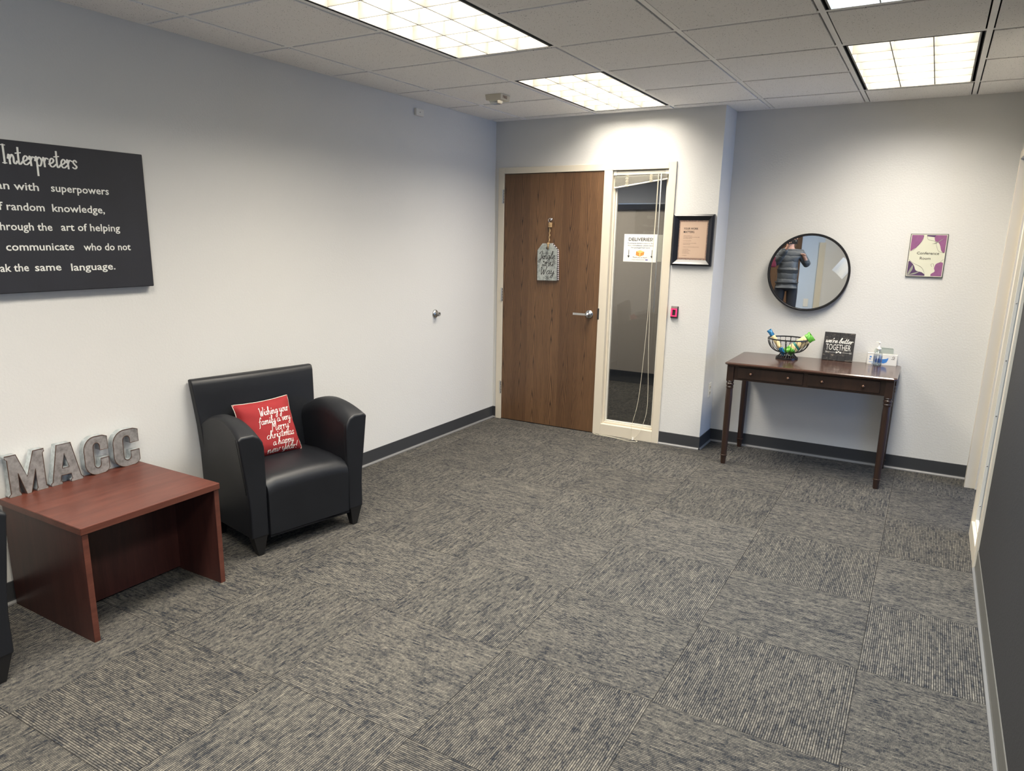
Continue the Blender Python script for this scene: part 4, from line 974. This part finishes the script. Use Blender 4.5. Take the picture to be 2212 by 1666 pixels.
for q_ in ([(.078, .278), (.074, .245), (.055, .215), (.030, .180), (.008, .170)], [(.098, .278), (.105, .250), (.150, .236), (.160, .205), (.178, .172), (.212, .165)], [(.008, .115), (.040, .090), (.085, .068), (.105, .040), (.112, .022)], [(.150, .070), (.142, .085), (.156, .090), (.160, .072)], [(.190, .095), (.205, .115), (.212, .118)]):
    ribbon([smooth_line(q_, 6)], .0012, lambda a, b: Vector((min(max(a, .005), W2-.005), -.0140, b)), M_INK, pq, 'line_print', 0)

# rear wall outlet (seen in the mirror)
ro = tag(box('outlet_cover', M_WHITE, 2.49, 2.57, YB, YB+.006, .46, .60, bevel=.002), 'outlet plate on the wall reflected in the round mirror', 'outlet')
# ================================================================== PEOPLE (behind the camera, seen only in the round mirror)
def skin(name, verts, edges, radii, mat, parent, root=0, lvl=2):
    me = D.meshes.new(name); me.from_pydata([tuple(v) for v in verts], edges, []); me.materials.append(mat)
    o = D.objects.new(name, me); COL.objects.link(o)
    o.modifiers.new('skin', 'SKIN').use_smooth_shade = True
    sv = me.skin_vertices[0].data
    for i, r in enumerate(radii): sv[i].radius = (r, r) if not isinstance(r, tuple) else r; sv[i].use_root = (i == root)
    s_ = o.modifiers.new('sub', 'SUBSURF'); s_.levels = lvl-1; s_.render_levels = lvl
    if parent: o.parent = parent
    return o
def chain(V, E_, Rr, start, pts):
    k = start
    for p, r in pts:
        V.append(Vector(p)); Rr.append(r); E_.append((k, len(V)-1)); k = len(V)-1
    return k
M_SKINTONE = simple('skin', (.50, .27, .19), .5, var=.05)
def person(label, loc, rz, handL, handR, coat, pants, hair, elbL, elbR, padded=True):
    t = thing('person', label, 'person', loc, rz)
    V, E_, Rr = [Vector((0, 0, .98))], [], [(.125, .10)]
    ch = chain(V, E_, Rr, 0, [((0, 0, 1.12), (.115, .09)), ((0, .005, 1.28), (.135, .10)), ((0, 0, 1.41), (.10, .08))])
    hd = chain(V, E_, Rr, ch, [((0, .005, 1.49), .052), ((0, .015, 1.555), (.068, .075)), ((0, .010, 1.63), (.080, .098)), ((0, .002, 1.70), (.066, .080))])
    arms = {}
    for s, hand, elb in ((-1, handL, elbL), (1, handR, elbR)):
        hand, elb = Vector(hand), Vector(elb); d = (hand-elb).normalized()
        k = chain(V, E_, Rr, ch, [((s*.165, 0, 1.405), .055), (tuple(elb), .040), (tuple(hand-d*.09), .026), (tuple(hand-d*.03), (.036, .018))])
        side = d.cross(Z).normalized() if abs(d.z) < .9 else X
        for q, ln in ((-1.5, .060), (-.5, .075), (.5, .070), (1.5, .055)):
            b = hand+side*q*.017
            chain(V, E_, Rr, k, [(tuple(b), .0088), (tuple(b+d*ln*.5+Vector((0, 0, -.006))), .0082), (tuple(b+d*ln*.8+Vector((0, 0, -.024))), .007)])
        tb = hand-d*.05-side*s*.03
        chain(V, E_, Rr, k, [(tuple(tb+Z*.006), .0095), (tuple(tb+d*.035-side*s*.018+Z*.012), .0085), (tuple(tb+d*.060-side*s*.014+Z*.014), .007)])
        arms[s] = (hand, elb, d)
    for s in (-1, 1):
        chain(V, E_, Rr, 0, [((s*.095, 0, .86), .090), ((s*.105, .01, .50), .058), ((s*.110, -.01, .28), .050), ((s*.112, -.01, .09), .036), ((s*.118, .10, .035), .032)])
    skin('body', V, E_, Rr, M_SKINTONE, t)
    V, E_, Rr = [Vector((0, 0, .99))], [], [(.165, .135)]
    chain(V, E_, Rr, 0, [((0, 0, .93), (.185, .15))])
    ch = chain(V, E_, Rr, 0, [((0, 0, 1.12), (.160, .130)), ((0, 0, 1.28), (.165, .130)), ((0, -.005, 1.40), (.120, .10))])
    chain(V, E_, Rr, ch, [((0, -.005, 1.475), .078)])
    for s in (-1, 1):
        hand, elb, d = arms[s]
        chain(V, E_, Rr, ch, [((s*.17, 0, 1.40), .080), (tuple((Vector((s*.17, 0, 1.40))+elb)/2), .072), (tuple(elb), .066), (tuple(hand-d*.10), .050)])
    skin('coat', V, E_, Rr, coat, t)
    V, E_, Rr = [Vector((0, 0, .93))], [], [(.130, .11)]
    for s in (-1, 1): chain(V, E_, Rr, 0, [((s*.095, 0, .84), .105), ((s*.105, .01, .50), .078), ((s*.112, -.01, .16), .066), ((s*.112, -.01, .09), .064)])
    skin('trousers', V, E_, Rr, pants, t)
    for s in (-1, 1):
        MB().loft([[(s*.115+a*w_*.5, y+0, z) for a, z in ((-1, 0), (1, 0), (1, h_*.6), (.6, h_), (-.6, h_), (-1, h_*.6))] for y, w_, h_ in ((-.065, .06, .07), (.0, .085, .09), (.08, .09, .065), (.15, .085, .045), (.18, .05, .03))]).done('shoe', M_BLACK, t, smooth=True, bevel=.006)
    hm = MB().lathe([(.001, .105), (.045, .095), (.078, .060), (.092, .010), (.094, -.045), (.088, -.10), (.070, -.15), (.04, -.16)], 20, (0, -.018, 1.645)); 
    for v in hm.bm.verts:
        v.co.y *= 1.12
        if v.co.y > .035 and v.co.z < 1.69: v.co.y = .035
    hm.done('hair', hair, t, smooth=True)
    MB().tube([(0, .100, 1.645), (0, .112, 1.62), (0, .122, 1.600), (0, .106, 1.590)], [.006, .009, .013, .006], 8).done('nose', M_SKINTONE, t, smooth=True)
    for s in (-1, 1):
        MB().lathe([(0, .012), (.008, .009), (.011, 0), (.008, -.009), (0, -.012)], 12, (s*.031, .094, 1.640)).done('eye', simple('eye_white', (.5, .48, .46), .3), t, smooth=True)
        MB().lathe([(0, .006), (.005, .004), (.006, 0), (0, -.002)], 10, (s*.031, .102, 1.640), 'y').done('iris', simple('dark_iris', (.04, .02, .01), .2), t)
        MB().tube([(s*.082, -.01, 1.655), (s*.092, -.015, 1.640), (s*.088, -.005, 1.610)], [.008, .012, .007], 8).done('ear', M_SKINTONE, t, smooth=True)
    MB().tube([(-.022, .098, 1.566), (0, .106, 1.567), (.022, .098, 1.566)], [.003, .006, .003], 8).done('mouth', simple('lip', (.38, .12, .10), .45), t, smooth=True)
    return t
def quilt(name, col):
    q = NT(name); o = q.obj(); x, y, z = q.sep(o)[:3]; n = q.noise(o, 14, 3)
    wv = q.math('ABSOLUTE', q.math('SINE', q.math('ADD', q.math('MULTIPLY', z, 34.0), q.math('MULTIPLY', n, 2.0))))
    q.base(q.mix(n, tuple(c*.8 for c in col), tuple(c*1.2 for c in col))); q.set(Roughness=.55); q.bump(q.math('POWER', wv, .4), .6, .02); return q.m
P1 = person('person in a grey padded coat and black trousers taking the photo, reflected in the mirror', (2.20, -7.0, 0), 0,
    (.0, .35, 1.555), (.22, .10, 1.38), quilt('grey_padded_coat', (.055, .060, .066)), simple('black_trousers', (.006, .007, .012), .8), simple('brown_hair', (.07, .035, .015), .6), (-.20, .10, 1.22), (.30, -.08, 1.20))
ph = thing('phone', 'dark phone held up by the person in the padded coat', 'phone', (2.235, -6.62, 1.585)); ph.rotation_euler = (0, 0, 0)
MB().box(-.075, .075, -.004, .004, -.036, .036).done('phone_body', M_BLACK, ph, bevel=.003); MB().lathe([(0, 0), (.009, 0), (.009, .002), (0, .002)], 16, (.05, .004, .015), 'y').done('camera_lens', M_CHROME, ph)
hb = thing('handbag', 'maroon handbag hanging at the side of the person in the padded coat', 'bag', (1.93, -6.86, 1.17))
MB().loft([[(x*w_, y*.05*w_ /.09, z) for x, y in ((-1, -1), (1, -1), (1, 1), (-1, 1))] for z, w_ in ((0, .08), (.04, .09), (.15, .07), (.19, .05))]).done('bag_body', simple('maroon_leather', (.13, .012, .035), .45), hb, bevel=.01, smooth=True)
MB().tube(smooth_line([(-.05, 0, .18), (-.03, 0, .26), (.03, 0, .28), (.05, 0, .18)], 5), .006, 6).done('bag_strap', simple('maroon_leather', (.13, .012, .035), .45), hb)
P2 = person('person in dark clothes holding a sheet of paper, mostly outside the mirror', (3.37, -7.12, 0), R(40),
    (-.10, .30, 1.20), (.10, .28, 1.22), simple('dark_jumper', (.05, .05, .06), .8), simple('dark_jeans', (.02, .025, .04), .8), simple('dark_hair', (.02, .012, .008), .6), (-.24, .06, 1.12), (.24, .05, 1.12))
sh = thing('paper_sheet', 'white sheet of paper held by the person at the right of the mirror', 'paper', (3.02, -6.90, 1.185)); sh.rotation_euler = (R(70), R(38), R(10))
MB().loft([[(-.11+.22*k/8, -.14, .012*math.sin(k*.6)), (-.11+.22*k/8, .14, .012*math.sin(k*.6+.4)), (-.11+.22*k/8, .14, .0008+.012*math.sin(k*.6+.4)), (-.11+.22*k/8, -.14, .0008+.012*math.sin(k*.6))] for k in range(9)]).done('sheet', M_PAPER, sh, smooth=False)
